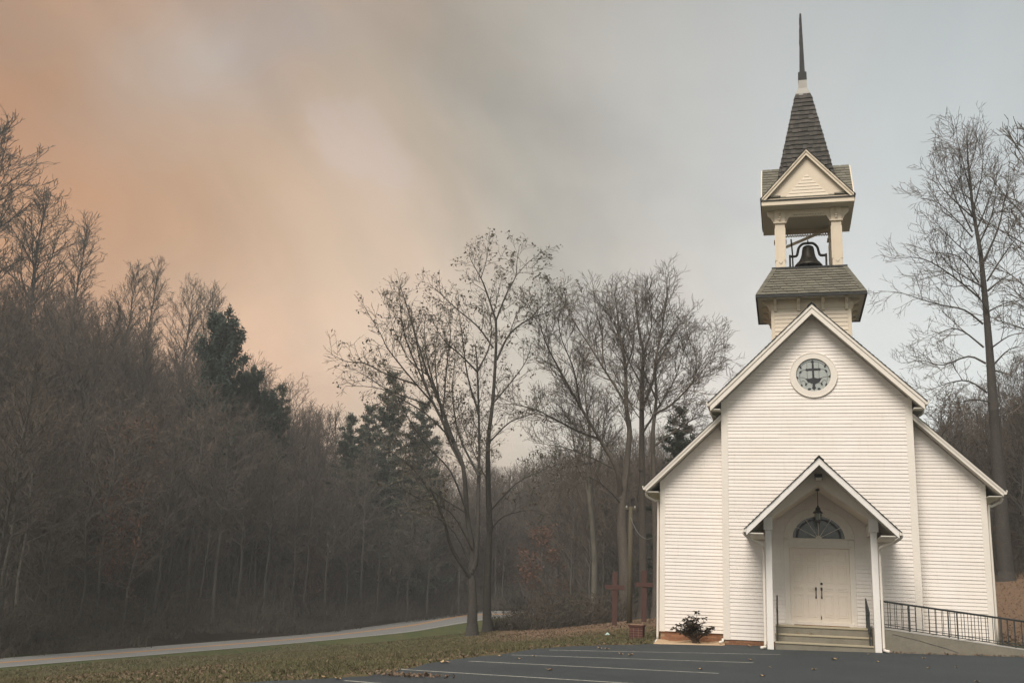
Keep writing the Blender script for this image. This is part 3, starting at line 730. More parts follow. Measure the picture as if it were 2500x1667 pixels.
for s in (-1, 1):
    x0, x1 = (-.795, -.004) if s < 0 else (.004, .795)
    d = MB().box(x0, x1, -.012, .003, .685, 2.688).build('door', 'door_paint', church, bevel=.002)
    c = (x0+x1)/2
    for (za, zb_) in ((.83, 1.42), (1.52, 1.62), (1.74, 2.22), (2.32, 2.56)):
        for q in (-1, 1):
            xa, xb = sorted((c+q*.055, c+q*.315))
            f = MB(); t = .022
            f.box(xa, xb, -.020, -.0125, za, za+t).box(xa, xb, -.020, -.0125, zb_-t, zb_).box(xa, xa+t, -.0195, -.0125, za+t, zb_-t).box(xb-t, xb, -.0195, -.0125, za+t, zb_-t)
            p = f.build('panel_moulding', 'door_paint', d, bevel=.003)
            MB().box(xa+.05, xb-.05, -.017, -.0122, za+.05, zb_-.05).build('raised_panel', 'door_paint', d, bevel=.004)
    hx = -.115 if s < 0 else .035
    MB().lathe([(0, -.035), (.028, -.03), (.031, 0), (.028, .03), (0, .035)], (0, 0, 0), 14)
    hm = MB().tube([(hx, -.02, 1.62), (hx, -.035, 1.60), (hx, -.062, 1.56), (hx, -.065, 1.47), (hx, -.06, 1.40), (hx, -.03, 1.355)], [.012, .014, .013, .012, .013, .012], 8)
    hm.box(hx-.026, hx+.026, -.024, -.012, 1.545, 1.63).box(hx-.02, hx+.02, -.024, -.012, 1.325, 1.385); hm.build('door_handle', 'black_iron', d, smooth=False)
    if s > 0:
        ring(MB(), .038, 1.728, 0, .033, -.034, -.012, 14).build('deadbolt', 'black_iron', d)
        MB().box(.0, .022, -.026, -.012, .77, .86).build('flush_bolt', 'black_iron', d)
MB().box(-.86, .86, -.10, -.014, .60, .684).build('threshold', 'trim', church, bevel=.004)
# --- steps
for k, (z, y) in enumerate(((.60, -.95), (.385, -1.25), (.185, -1.55))):
    w = 1.205+.012*k; yb = -.024 if k == 0 else (-.955, -1.255)[k-1]
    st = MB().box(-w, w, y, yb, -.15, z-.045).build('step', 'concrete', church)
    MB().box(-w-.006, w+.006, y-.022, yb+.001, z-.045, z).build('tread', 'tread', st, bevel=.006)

# --- bell tower
TC, TW_, TY = 1.60, 1.157, .443
tower = MB().box(-TW_+.01, TW_-.01, TY+.004, 2*TC-TY, 8.0, 10.13).build('tower_wall', 'aged_siding', church)
siding(tower, TY, 8.35, 9.80, .125, lambda z: (-TW_+.10, TW_-.10), t=.02, seed=11, m='aged_siding')
for s in (-1, 1):
    a, b = sorted((s*(TW_-.105), s*TW_)); MB().box(a, b, TY-.024, 2*TC-TY+.01, 8.3, 9.83).build('corner_board', 'aged_trim', tower, bevel=.004)
MB().box(-TW_-.004, TW_+.004, TY-.03, 2*TC-TY+.02, 9.80, 10.125).build('frieze_board', 'aged_trim', tower, bevel=.004)
EW, DW, ZE, ZD = 1.57, 1.08, 10.13, 11.10
skirt = MB()
skirt.hexa([(-EW, TC-EW, ZE), (EW, TC-EW, ZE), (EW, TC+EW, ZE), (-EW, TC+EW, ZE), (-DW, TC-DW, ZD-.02), (DW, TC-DW, ZD-.02), (DW, TC+DW, ZD-.02), (-DW, TC+DW, ZD-.02)])
skirt = skirt.build('skirt_roof', 'asphalt_shingle', church)
MB().box(-EW+.02, EW-.02, TC-EW+.02, TC+EW-.02, ZE-.05, ZE-.006).build('eave_soffit', 'soffit', skirt)
for q in range(4):
    mb = MB()
    if q == 0: mb.box(-EW-.03, EW+.03, TC-EW-.03, TC-EW+.015, ZE-.075, ZE+.012)
    if q == 1: mb.box(-EW-.03, EW+.03, TC+EW-.015, TC+EW+.03, ZE-.075, ZE+.012)
    if q == 2: mb.box(-EW-.03, -EW+.015, TC-EW+.016, TC+EW-.016, ZE-.075, ZE+.012)
    if q == 3: mb.box(EW-.015, EW+.03, TC-EW+.016, TC+EW-.016, ZE-.075, ZE+.012)
    mb.build('drip_edge', 'dark_metal', skirt)
def slope_tiles(parent, hw0, hw1, z0, z1, y0, y1, courses, tile, m, name, gap=.006, th=.016, seed=0, jag=0, proud=.012):
    """shingles laid on the front slope, from the eave (hw0,y0,z0) up to (hw1,y1,z1): one object each"""
    rng = random.Random(seed)
    nl = math.hypot(y1-y0, z1-z0); ny, nz_ = -(z1-z0)/nl, (y1-y0)/nl
    for k in range(courses):
        ta, tb = k/courses, (k+1)/courses+.012
        off = (.5 if k % 2 else 0)*tile+rng.uniform(-.02, .02)
        wa, wb = hw0+(hw1-hw0)*ta, hw0+(hw1-hw0)*min(tb, 1)
        x = -wa+off-tile
        while x < wa:
            tw = tile*(1 if not jag else rng.uniform(.65, 1.3)); l, r = x+gap/2, x+tw-gap/2; x += tw
            lb, rb_ = max(l, -wa), min(r, wa); lt, rt = max(l, -wb), min(r, wb)
            if rb_-lb < .02 or rt-lt < .004:
                if rb_-lb < .02: continue
                m__ = max(-wb, min(wb, (lb+rb_)/2)); lt, rt = m__-.003, m__+.003
            dj = rng.uniform(-jag, jag)*(1/courses) if jag else 0
            def P(x_, t, h): return (x_, y0+(y1-y0)*t+ny*h, z0+(z1-z0)*t+nz_*h)
            pr_ = proud+th*rng.uniform(.8, 1.2)
            t0 = ta+dj
            pts = [P(lb, t0, .001), P(rb_, t0, .001), P(rt, tb, .001), P(lt, tb, .001), P(lb, t0, pr_), P(rb_, t0, pr_), P(rt, tb, .004), P(lt, tb, .004)]
            c = np.mean(pts, 0); MBo = MB().hexa([tuple(np.array(q)-c) for q in pts])
            meshobj(name, MBo.mesh(name, m), parent, tuple(c))
slope_tiles(skirt, EW+.015, DW, ZE+.012, ZD-.02, TC-EW-.012, TC-DW, 10, .305, 'asphalt_shingle', 'shingle', gap=.016, th=.022, seed=4)
# hips and the other three slopes
for s in (-1, 1):
    for k in range(9):
        t0, t1 = k/9, (k+1)/9+.02; P = lambda t: Vector((s*(EW+.01+(DW-EW)*t), TC-EW-.01+(EW-DW)*t, ZE+.02+(ZD-ZE-.04)*t))
        a, b = P(t0), P(min(t1, 1)); w = .13
        MB().hexa([a+Vector((0, 0, .012)), a+Vector((-s*w, 0, .012)), b+Vector((-s*w, 0, .018)), b+Vector((0, 0, .018)), a+Vector((0, -.012, .042)), a+Vector((-s*w, -.012, .03)), b+Vector((-s*w, -.01, .024)), b+Vector((0, -.01, .032))]).build('hip_shingle', 'asphalt_shingle', skirt)
mb = MB()
for q in (1, 2, 3):
    for k in range(10):
        t0, t1 = k/10, (k+1)/10; f = lambda t: (EW+.012+(DW-EW)*t, ZE+.014+(ZD-ZE-.03)*t)
        (ra, za), (rb2, zb2) = f(t0), f(t1)
        loc = [(-ra, -ra, za), (ra, -ra, za), (rb2, -rb2, zb2), (-rb2, -rb2, zb2), (-ra, -ra-.014, za+.012), (ra, -ra-.014, za+.012), (rb2, -rb2-.002, zb2+.002), (-rb2, -rb2-.002, zb2+.002)]
        ca, sa = math.cos(q*math.pi/2), math.sin(q*math.pi/2)
        mb.hexa([(x*ca-y*sa, x*sa+y*ca+TC, z) for x, y, z in loc])
tag(mb.build('shingle_courses', 'asphalt_shingle', skirt), kind='stuff')
for x in (-1.03, -.35, .35, 1.03):
    br = MB().prism_x([(TY-.03, 9.72), (TY-.03, ZE-.055), (TY-.30, ZE-.055), (TY-.30, ZE-.11), (TY-.20, ZE-.16), (TY-.11, ZE-.24), (TY-.09, 9.80), (TY-.06, 9.72)][::-1], x-.045, x+.045)
    br.build('bracket', 'aged_trim', tower, bevel=.004)
for s in (-1, 1):
    for y in (.55, 1.25, 1.95, 2.65):
        x = s*(TW_+.005)
        P = [(0, 9.72), (0, ZE-.055), (.27, ZE-.055), (.27, ZE-.11), (.17, ZE-.16), (.08, ZE-.24), (.05, 9.78)]
        P = [(x+s*a, b) for a, b in P]; P = P if s < 0 else P[::-1]
        MB().prism(P, y-.045, y+.045).build('bracket', 'aged_trim', tower, bevel=.004)
deck = MB().box(-DW-.03, DW+.03, TC-DW-.03, TC+DW+.03, ZD-.02, ZD+.045).build('belfry_deck', 'dark_metal', church)
# belfry posts
PWD, PH = .30, .985
for sx in (-1, 1):
    for sy in (-1, 1):
        cx, cy = sx*(PH-PWD/2), TC+sy*(PH-PWD/2)
        bp = MB().box(cx-PWD/2, cx+PWD/2, cy-PWD/2, cy+PWD/2, ZD+.04, 12.62).build('belfry_post', 'aged_trim', church, bevel=.012)
        MB().box(cx-PWD/2-.05, cx+PWD/2+.05, cy-PWD/2-.05, cy+PWD/2+.05, 12.60, 12.64).build('post_cap', 'aged_trim', bp, bevel=.008)
        MB().box(cx-PWD/2-.012, cx-PWD/2+.05, cy-PWD/2-.012, cy+PWD/2+.012, ZD+.3, 12.45).build('pilaster_strip', 'aged_trim', bp, bevel=.004)
        MB().box(cx+PWD/2-.05, cx+PWD/2+.012, cy-PWD/2-.012, cy+PWD/2+.012, ZD+.3, 12.45).build('pilaster_strip', 'aged_trim', bp, bevel=.004)
        if sy < 0:
            z = ZD+.22
            MB().tube([(cx-.05, cy-PWD/2-.012, z+.04), (cx, cy-PWD/2-.012, z-.03), (cx+.05, cy-PWD/2-.012, z+.04)], .011, 4).build('carved_notch', 'soffit', bp)
        MB().box(cx-PWD/2-.01, cx+PWD/2+.01, cy-PWD/2-.01, cy+PWD/2+.01, 12.64, 13.06).build('frieze_block', 'aged_trim', bp, bevel=.006)
        if sy < 0:
            for (za, r_) in ((12.72, .028), (12.79, .036), (12.87, .03), (12.95, .036), (13.02, .028)):
                MB().lathe([(.004, -.035), (r_, -.02), (r_, .02), (.004, .035)], (cx, cy-PWD/2-.05, za), 10).build('turned_spindle', 'aged_trim', bp, smooth=True)
            P = [(0, 13.05), (0, 12.66), (.06, 12.70), (.10, 12.80), (.20, 12.88), (.24, 13.05)]
            for s2 in (-1, 1):
                x = cx+s2*(PWD/2+.012); Q = [(x+s2*a, b) for a, b in P]; Q = Q if s2 < 0 else Q[::-1]
                MB().prism(Q, cy-PWD/2+.05, cy-PWD/2+.09).build('scroll_bracket', 'aged_trim', bp, bevel=.006)
# scalloped frieze with drilled holes, one on each side
def frieze(front, y):
    w = PH-PWD-.01; n = 17; zt, zb, step = 13.06, 12.80, 2*(PH-PWD-.01)/17; mb = MB()
    def bar(pts): mb.prism(pts, y-.016, y+.016)
    bar([(-w, 12.905), (w, 12.905), (w, zt), (-w, zt)])
    for k in range(n):
        a = -w+k*step; c = a+step/2; r = step*.27
        # solid between the holes, and the pointed tooth below
        bar([(a, 12.855), (c-r, 12.855), (c-r, 12.9049), (a, 12.9049)]); bar([(c+r, 12.855), (a+step, 12.855), (a+step, 12.9049), (c+r, 12.9049)])
        bar([(a, 12.8549), (a+.004, 12.838), (c, zb), (a+step-.004, 12.838), (a+step, 12.8549)])
    return mb.build('scalloped_frieze', 'aged_trim', deck)
frieze(True, TC-PH+.06); frieze(False, TC+PH-.06)
for s in (-1, 1):
    MB().box(s*(PH-.06)-.016, s*(PH-.06)+.016, TC-PH+PWD, TC+PH-PWD, 12.84, 13.06).build('side_frieze', 'aged_trim', deck)
CW, ZC = 1.37, 13.07
corn = MB().box(-CW+.03, CW-.03, TC-CW+.03, TC+CW-.03, ZC-.012, ZC+.03).build('cornice', 'soffit', church)
for q in range(4):
    mb = MB(); m2 = MB(); c = CW
    y0, y1 = (TC-c, TC-c+.04) if q == 0 else (TC+c-.04, TC+c)
    if q < 2: mb.box(-c, c, y0, y1, ZC, ZC+.14); m2.box(-c-.03, c+.03, y0-.03, y1+.03, ZC+.14, ZC+.175)
    else:
        s = -1 if q == 2 else 1; x0, x1 = sorted((s*c, s*(c-.04)))
        mb.box(x0, x1, TC-c+.041, TC+c-.041, ZC, ZC+.14); m2.box(x0-.03, x1+.03, TC-c+.072, TC+c-.072, ZC+.14, ZC+.175)
    mb.build('fascia', 'aged_trim', corn, bevel=.004); m2.build('drip_edge', 'dark_metal', corn)
MB().tube([(-.66, 2.3, 12.40), (.74, 2.3, 12.97)], .055, 4).build('diagonal_brace', 'aged_trim', deck)
# cross gables
ZG, GS = 14.82, 1.13
gy = TC-CW+.02
gw = 1.30
for name, y0, y1 in (('gable_roof', TC-CW+.02, TC+CW-.02),):
    gr = MB().chevron(gw, ZG-.015, GS, .06, y0+.03, y1-.03).build('gable_roof', 'asphalt_shingle', church)
def cross_slopes(parent):
    # shingle courses on the side gables (their front slopes show left and right of the front gable), one object per tile
    rng = random.Random(21)
    for s in (-1, 1):
        n = 11
        for k in range(n):
            t0, t1 = k/n, (k+1)/n+.02
            # the slope of the side gable facing the camera: ridge along x at y=TC, falling to y=TC-gw
            ya, yb = TC-gw*(1-t0), TC-gw*(1-t1); za, zb_ = ZG-GS*gw*(1-t0), ZG-GS*gw*(1-t1)
            # valley: |x| where the front gable is higher than this slope
            val = (ZG-za)/GS
            x = CW-.02
            off = .14 if k % 2 else 0
            first = True
            while x > max(0.02, val-.3):
                w = .15 if (first and off) else .28; first = False
                x1 = x; x0 = max(x-w, .02); x -= w
                p = [(x0+.008, ya, za), (x1-.008, ya, za), (x1-.008, yb, zb_), (x0+.008, yb, zb_), (x0+.008, ya-.024, za+.014), (x1-.008, ya-.024, za+.014), (x1-.008, yb-.005, zb_+.004), (x0+.008, yb-.005, zb_+.004)]
                p = [(s*a, b, c) for a, b, c in p]
                if s < 0: p = [p[i] for i in (1, 0, 3, 2, 5, 4, 7, 6)]
                c = np.mean(p, 0); meshobj('shingle', MB().hexa([tuple(np.array(q)-c) for q in p]).mesh('shingle', 'asphalt_shingle'), parent, tuple(c))
sg = MB().prism_x([(TC-gw, ZG-GS*gw-.02), (TC+gw, ZG-GS*gw-.02), (TC, ZG-.02)], -CW+.03, CW-.03).build('gable_roof', 'asphalt_shingle', church)
cross_slopes(sg)
for s in (-1, 1):
    mb = MB(); x0, x1 = sorted((s*(CW-.02), s*(CW+.015)))
    mb.prism_x([(TC-gw, ZG-GS*gw-.16), (TC, ZG-.16), (TC+gw, ZG-GS*gw-.16), (TC+gw, ZG-GS*gw), (TC, ZG), (TC-gw, ZG-GS*gw)][::1], x0, x1); mb.build('rake_board', 'aged_trim', sg)
MB().chevron(gw+.04, ZG+.02, GS, .17, gy-.03, gy).build('rake_board', 'aged_trim', gr, bevel=.003)
MB().chevron(gw+.06, ZG+.035, GS, .075, gy-.06, gy-.028).build('rake_moulding', 'aged_trim', gr, bevel=.003)
for s in (-1, 1): course_roof(gr, s, gw+.09, ZG+.04, GS, gy-.08, TC+CW, 'dark_shingle', .13, .012)
gb = MB().prism([(-gw, ZG-GS*gw-.06), (gw, ZG-GS*gw-.06), (0, ZG-.08)], gy+.10, gy+.16).build('gable_board', 'aged_trim', gr)
zb0 = ZG-GS*gw-.03
for k in range(7):
    z = 13.36+k*.105; w = max(.02, (14.08-z)/GS); w2 = max(.012, (14.08-z-.1)/GS)
    if 14.08-z < .03: break
    meshobj('siding_board', board_mesh(-w, w, -w2, w2, min(.105, 14.08-z), .018, 'aged_siding'), gr, (0, gy+.0985, z))
MB().box(-gw, gw, gy+.04, gy+.20, 13.245, 13.30).build('gable_shelf', 'aged_trim', gr)
# spire
SZ0, SZ1, SW0, SW1 = 13.9, 17.30, .905, .235
spire = MB().hexa([(-SW0, TC-SW0, SZ0), (SW0, TC-SW0, SZ0), (SW0, TC+SW0, SZ0), (-SW0, TC+SW0, SZ0), (-SW1, TC-SW1, SZ1), (SW1, TC-SW1, SZ1), (SW1, TC+SW1, SZ1), (-SW1, TC+SW1, SZ1)]).build('spire', 'wood_shingle', church)
slope_tiles(spire, SW0, SW1, SZ0, SZ1, TC-SW0, TC-SW1, 21, .15, 'wood_shingle', 'shingle', gap=.008, th=.022, seed=8, jag=.14, proud=.016)
mb = MB(); rr = random.Random(6)
for q in (1, 2, 3):
    for k in range(21):
        f = lambda t: (SW0+(SW1-SW0)*t, SZ0+(SZ1-SZ0)*t)
        (ra, za), (rb2, zb2) = f(k/21), f((k+1)/21); o_ = .028+rr.uniform(-.006, .012)
        loc = [(-ra, -ra, za), (ra, -ra, za), (rb2, -rb2, zb2), (-rb2, -rb2, zb2), (-ra-.012, -ra-o_, za+.006), (ra+.012, -ra-o_, za+.006), (rb2, -rb2-.004, zb2), (-rb2, -rb2-.004, zb2)]
        ca, sa = math.cos(q*math.pi/2), math.sin(q*math.pi/2); mb.hexa([(x*ca-y*sa, x*sa+y*ca+TC, z) for x, y, z in loc])
tag(mb.build('shingle_courses', 'wood_shingle', spire), kind='stuff')
def frustum(name, m, w0, w1, z0, z1, parent):
    return MB().hexa([(-w0, TC-w0, z0), (w0, TC-w0, z0), (w0, TC+w0, z0), (-w0, TC+w0, z0), (-w1, TC-w1, z1), (w1, TC-w1, z1), (w1, TC+w1, z1), (-w1, TC+w1, z1)]).build(name, m, parent)
frustum('finial_flare', 'pale_concrete', .25, .140, 17.29, 17.58, spire)
frustum('finial_shaft', 'pale_concrete', .140, .132, 17.58, 17.88, spire)
frustum('finial_collar', 'dark_metal', .138, .134, 17.88, 18.17, spire)
frustum('finial_spike', 'dark_metal', .086, .030, 18.17, 20.38, spire)
rr = random.Random(1)
mb = MB()
for k in range(14):
    z = 19.2+k*.08; w = .086-.056*(z-18.17)/2.2; mb.box(-w-.012*rr.random()-.004, -w+.01, TC-.03, TC+.03, z, z+.035)
mb.build('finial_nicks', 'dark_metal', spire)

# ------------------------------------------------------------------ bell (hangs in the belfry)
bz = 11.50
bell = empty('bell', (0, TC, ZD+.05), 'dark cast iron bell on its yoke in the open belfry', 'bell')
def bch(mb, name, smooth=True, m='bell_iron'):
    o = mb.build(name, m, bell, smooth=smooth)
    for v in o.data.vertices: v.co -= Vector(bell.location)
    return o
bch(MB().lathe([(.0, .66), (.12, .655), (.165, .62), (.185, .54), (.20, .40), (.235, .27), (.29, .16), (.37, .075), (.43, .0), (.435, -.04), (.40, -.05), (.36, 0), (.28, .08)], (.01, TC, bz), 32), 'bell_body')
bch(MB().tube([(.01, TC, bz-.12), (.01, TC, bz+.3)], [.05, .018], 8), 'clapper')
yk = catmull([(-.56, TC, bz+.34), (-.36, TC, bz+.345), (-.31, TC, bz+.46), (-.27, TC, bz+.62), (-.15, TC, bz+.74), (.01, TC, bz+.755), (.17, TC, bz+.745), (.29, TC, bz+.62), (.33, TC, bz+.46), (.38, TC, bz+.345), (.56, TC, bz+.34)], 3)
bch(MB().tube(yk, .042, 8), 'yoke')
bch(MB().lathe([(.0, .12), (.012, .10), (.02, .05), (.05, .0)], (.01, TC, bz+.77), 10), 'yoke_bolt')
for s in (-1, 1):
    bch(MB().box(s*.55-.03, s*.55+.03, TC-.05, TC+.05, ZD+.046, bz+.38), 'bell_stand', False)
bch(MB().tube([(-.46, TC+.02, ZD+.05), (-.47, TC+.02, bz+.45), (-.50, TC+.1, bz+.95)], .024, 6), 'rope_wheel_arm')

# ------------------------------------------------------------------ porch lantern and floodlight
lan = empty('porch_lantern', (-.02, -.95, 3.55), 'black hanging lantern with glass panes under the porch ceiling', 'lantern')
def lch(mb, name, m, **k):
    o = mb.build(name, m, lan, **k)
    for v in o.data.vertices: v.co -= Vector(lan.location)
    return o
LX, LY = -.02, -.95
lch(MB().lathe([(0, .04), (.05, .03), (.065, 0), (.03, -.03), (0, -.03)], (LX, LY, 4.22), 14), 'ceiling_rose', 'black_iron', smooth=True)
lch(MB().tube([(LX, LY, 4.2), (LX, LY, 3.80)], .010, 6), 'stem', 'black_iron')
lch(MB().lathe([(.0, .21), (.02, .20), (.025, .16), (.06, .14), (.065, .10), (.075, .06), (.135, .0), (.135, -.012), (.0, -.012)], (LX, LY, 3.60), 8), 'lamp_hood', 'black_iron')
lch(MB().lathe([(.092, -.014), (.075, -.20)], (LX, LY, 3.60), 8), 'lamp_glass', 'lamp_glass')
for k in range(8):
    a = 2*math.pi*k/8
    lch(MB().tube([(LX+.094*math.cos(a), LY+.094*math.sin(a), 3.588), (LX+.077*math.cos(a), LY+.077*math.sin(a), 3.395)], .007, 4), 'lamp_bar', 'black_iron')
lch(MB().lathe([(0, 0), (.082, 0), (.082, -.02), (.04, -.045), (.012, -.075), (0, -.08)], (LX, LY, 3.40), 8), 'lamp_base', 'black_iron')
fld = empty('floodlight', (.0, PY-.06, 4.50), 'small bronze floodlight mounted in the peak of the porch gable', 'floodlight')
def fch(mb, name, m, **k):
    o = mb.build(name, m, fld, **k)
    for v in o.data.vertices: v.co -= Vector(fld.location)
    return o
fch(MB().box(-.10, .10, PY-.16, PY-.057, 4.50, 4.57), 'lamp_housing', 'dark_metal', bevel=.015)
fch(MB().hexa([(-.09, PY-.20, 4.40), (.09, PY-.20, 4.40), (.10, PY-.07, 4.44), (-.10, PY-.07, 4.44), (-.10, PY-.18, 4.50), (.10, PY-.18, 4.50), (.10, PY-.06, 4.50), (-.10, PY-.06, 4.50)]), 'lamp_body', 'dark_metal', bevel=.01)
fch(MB().hexa([(-.08, PY-.212, 4.405), (.08, PY-.212, 4.405), (.08, PY-.19, 4.395), (-.08, PY-.19, 4.395), (-.085, PY-.196, 4.47), (.085, PY-.196, 4.47), (.085, PY-.18, 4.47), (-.085, PY-.18, 4.47)]), 'lamp_lens', 'lens')

# ------------------------------------------------------------------ doormat, ramp, railings
dm = MB().box(-.72, .72, -.52, -.12, .602, .618).build('doormat', 'mat_brown', None, bevel=.004); tag(dm, 'brown rectangular doormat lying before the double church doors', 'doormat')
def ramp_z(x): return .62-.1077*(x-1.5)
rp = empty('wheelchair_ramp', (1.5, -1, 0), 'sloping concrete ramp falling away from the porch to the right', 'ramp')
def solid_ramp(x0, x1, y0, y1, dz, zb, name, m):
    mb = MB().hexa([(x0, y0, zb), (x1, y0, zb), (x1, y1, zb), (x0, y1, zb), (x0, y0, ramp_z(x0)+dz), (x1, y0, ramp_z(x1)+dz), (x1, y1, ramp_z(x1)+dz), (x0, y1, ramp_z(x0)+dz)])
    o = mb.build(name, m, rp)
    for v in o.data.vertices: v.co -= Vector(rp.location)
    return o
solid_ramp(1.23, 6.9, -1.55, -.36, -.03, -.3, 'ramp_body', 'concrete')
solid_ramp(1.225, 6.9, -1.565, -1.44, .0, -.1, 'ramp_kerb', 'concrete'); solid_ramp(1.225, 6.9, -.47, -.345, .0, -.1, 'ramp_kerb', 'concrete')
for y0, y1 in ((-1.572, -1.434), (-.476, -.338)):
    mb = MB().hexa([(1.22, y0, ramp_z(1.22)), (6.9, y0, ramp_z(6.9)), (6.9, y1, ramp_z(6.9)), (1.22, y1, ramp_z(1.22)), (1.22, y0, ramp_z(1.22)+.022), (6.9, y0, ramp_z(6.9)+.022), (6.9, y1, ramp_z(6.9)+.022), (1.22, y1, ramp_z(1.22)+.022)])
    o = mb.build('kerb_cap', 'pale_concrete', rp)
    for v in o.data.vertices: v.co -= Vector(rp.location)
# crack running across the ramp face
ck = [(1.7, .50), (2.0, .44), (2.35, .37), (2.6, .30), (2.95, .22), (3.25, .12)]
o = MB().tube([(x, -1.5655, z) for x, z in ck], .007, 4).build('crack', 'dark_metal', rp)
for v in o.data.vertices: v.co -= Vector(rp.location)
def railing(y, label, xs, posts):
    t = empty('ramp_railing', (xs[0], y, ramp_z(xs[0])), label, 'railing', 'black iron railings of the ramp'); off = Vector(t.location)
    def ch(mb, name):
        o = mb.build(name, 'black_iron', t)
        for v in o.data.vertices: v.co -= off
    x0, x1 = xs[0], xs[-1]
    ch(MB().tube([(x0-.02, y, ramp_z(x0)+.70), (x1+.02, y, ramp_z(x1)+.70)], .019, 6), 'top_rail')
    ch(MB().tube([(x0, y, ramp_z(x0)+.115), (x1, y, ramp_z(x1)+.115)], .009, 4), 'bottom_rail')
    ch(MB().tube([(x0, y, ramp_z(x0)+.055), (x1, y, ramp_z(x1)+.055)], .009, 4), 'bottom_rail')
    for x in xs:
        z = ramp_z(x)
        if any(abs(x-p) < .05 for p in posts): ch(MB().box(x-.016, x+.016, y-.016, y+.016, z+.02, z+.69), 'post')
        else: ch(MB().box(x-.0075, x+.0075, y-.0075, y+.0075, z+.05, z+.69), 'baluster')
xs = [1.45+.1655*k for k in range(33)]
railing(-1.505, 'black iron ramp railing on the side nearest the parking lot', xs, (1.45, 2.112, 3.27, 4.59, 5.75, 6.746))
xs2 = [1.45+.160*k for k in range(34)]
railing(-.405, 'black iron ramp railing on the side against the church wall', xs2, (1.45, 2.25, 3.21, 4.49, 5.77, 6.73))
def handrail(x, label):
    t = empty('step_handrail', (x, -.7, .6), label, 'handrail', 'iron handrails beside the church steps'); off = Vector(t.location)
    def ch(mb, name):
        o = mb.build(name, 'black_iron', t)
        for v in o.data.vertices: v.co -= off
    ya, yb = -.55, -1.50; za, zb_ = 1.36, 1.02
    ch(MB().box(x-.019, x+.019, ya-.019, ya+.019, .602, za), 'post'); ch(MB().box(x-.019, x+.019, yb-.019, yb+.019, .186, zb_), 'post')
    ch(MB().tube([(x, ya+.02, za), (x, yb-.10, zb_-.02)], .022, 6), 'top_rail')
    ch(MB().tube([(x, ya, .72), (x, yb, .32)], .012, 4), 'bottom_rail')
    for k in range(1, 6):
        f = k/6; y = ya+(yb-ya)*f; ch(MB().box(x-.008, x+.008, y-.008, y+.008, .72-.4*f, za+(zb_-za)*f), 'baluster')
handrail(-1.16, 'slim black handrail beside the left end of the church steps'); handrail(1.15, 'black barred handrail beside the right end of the church steps')

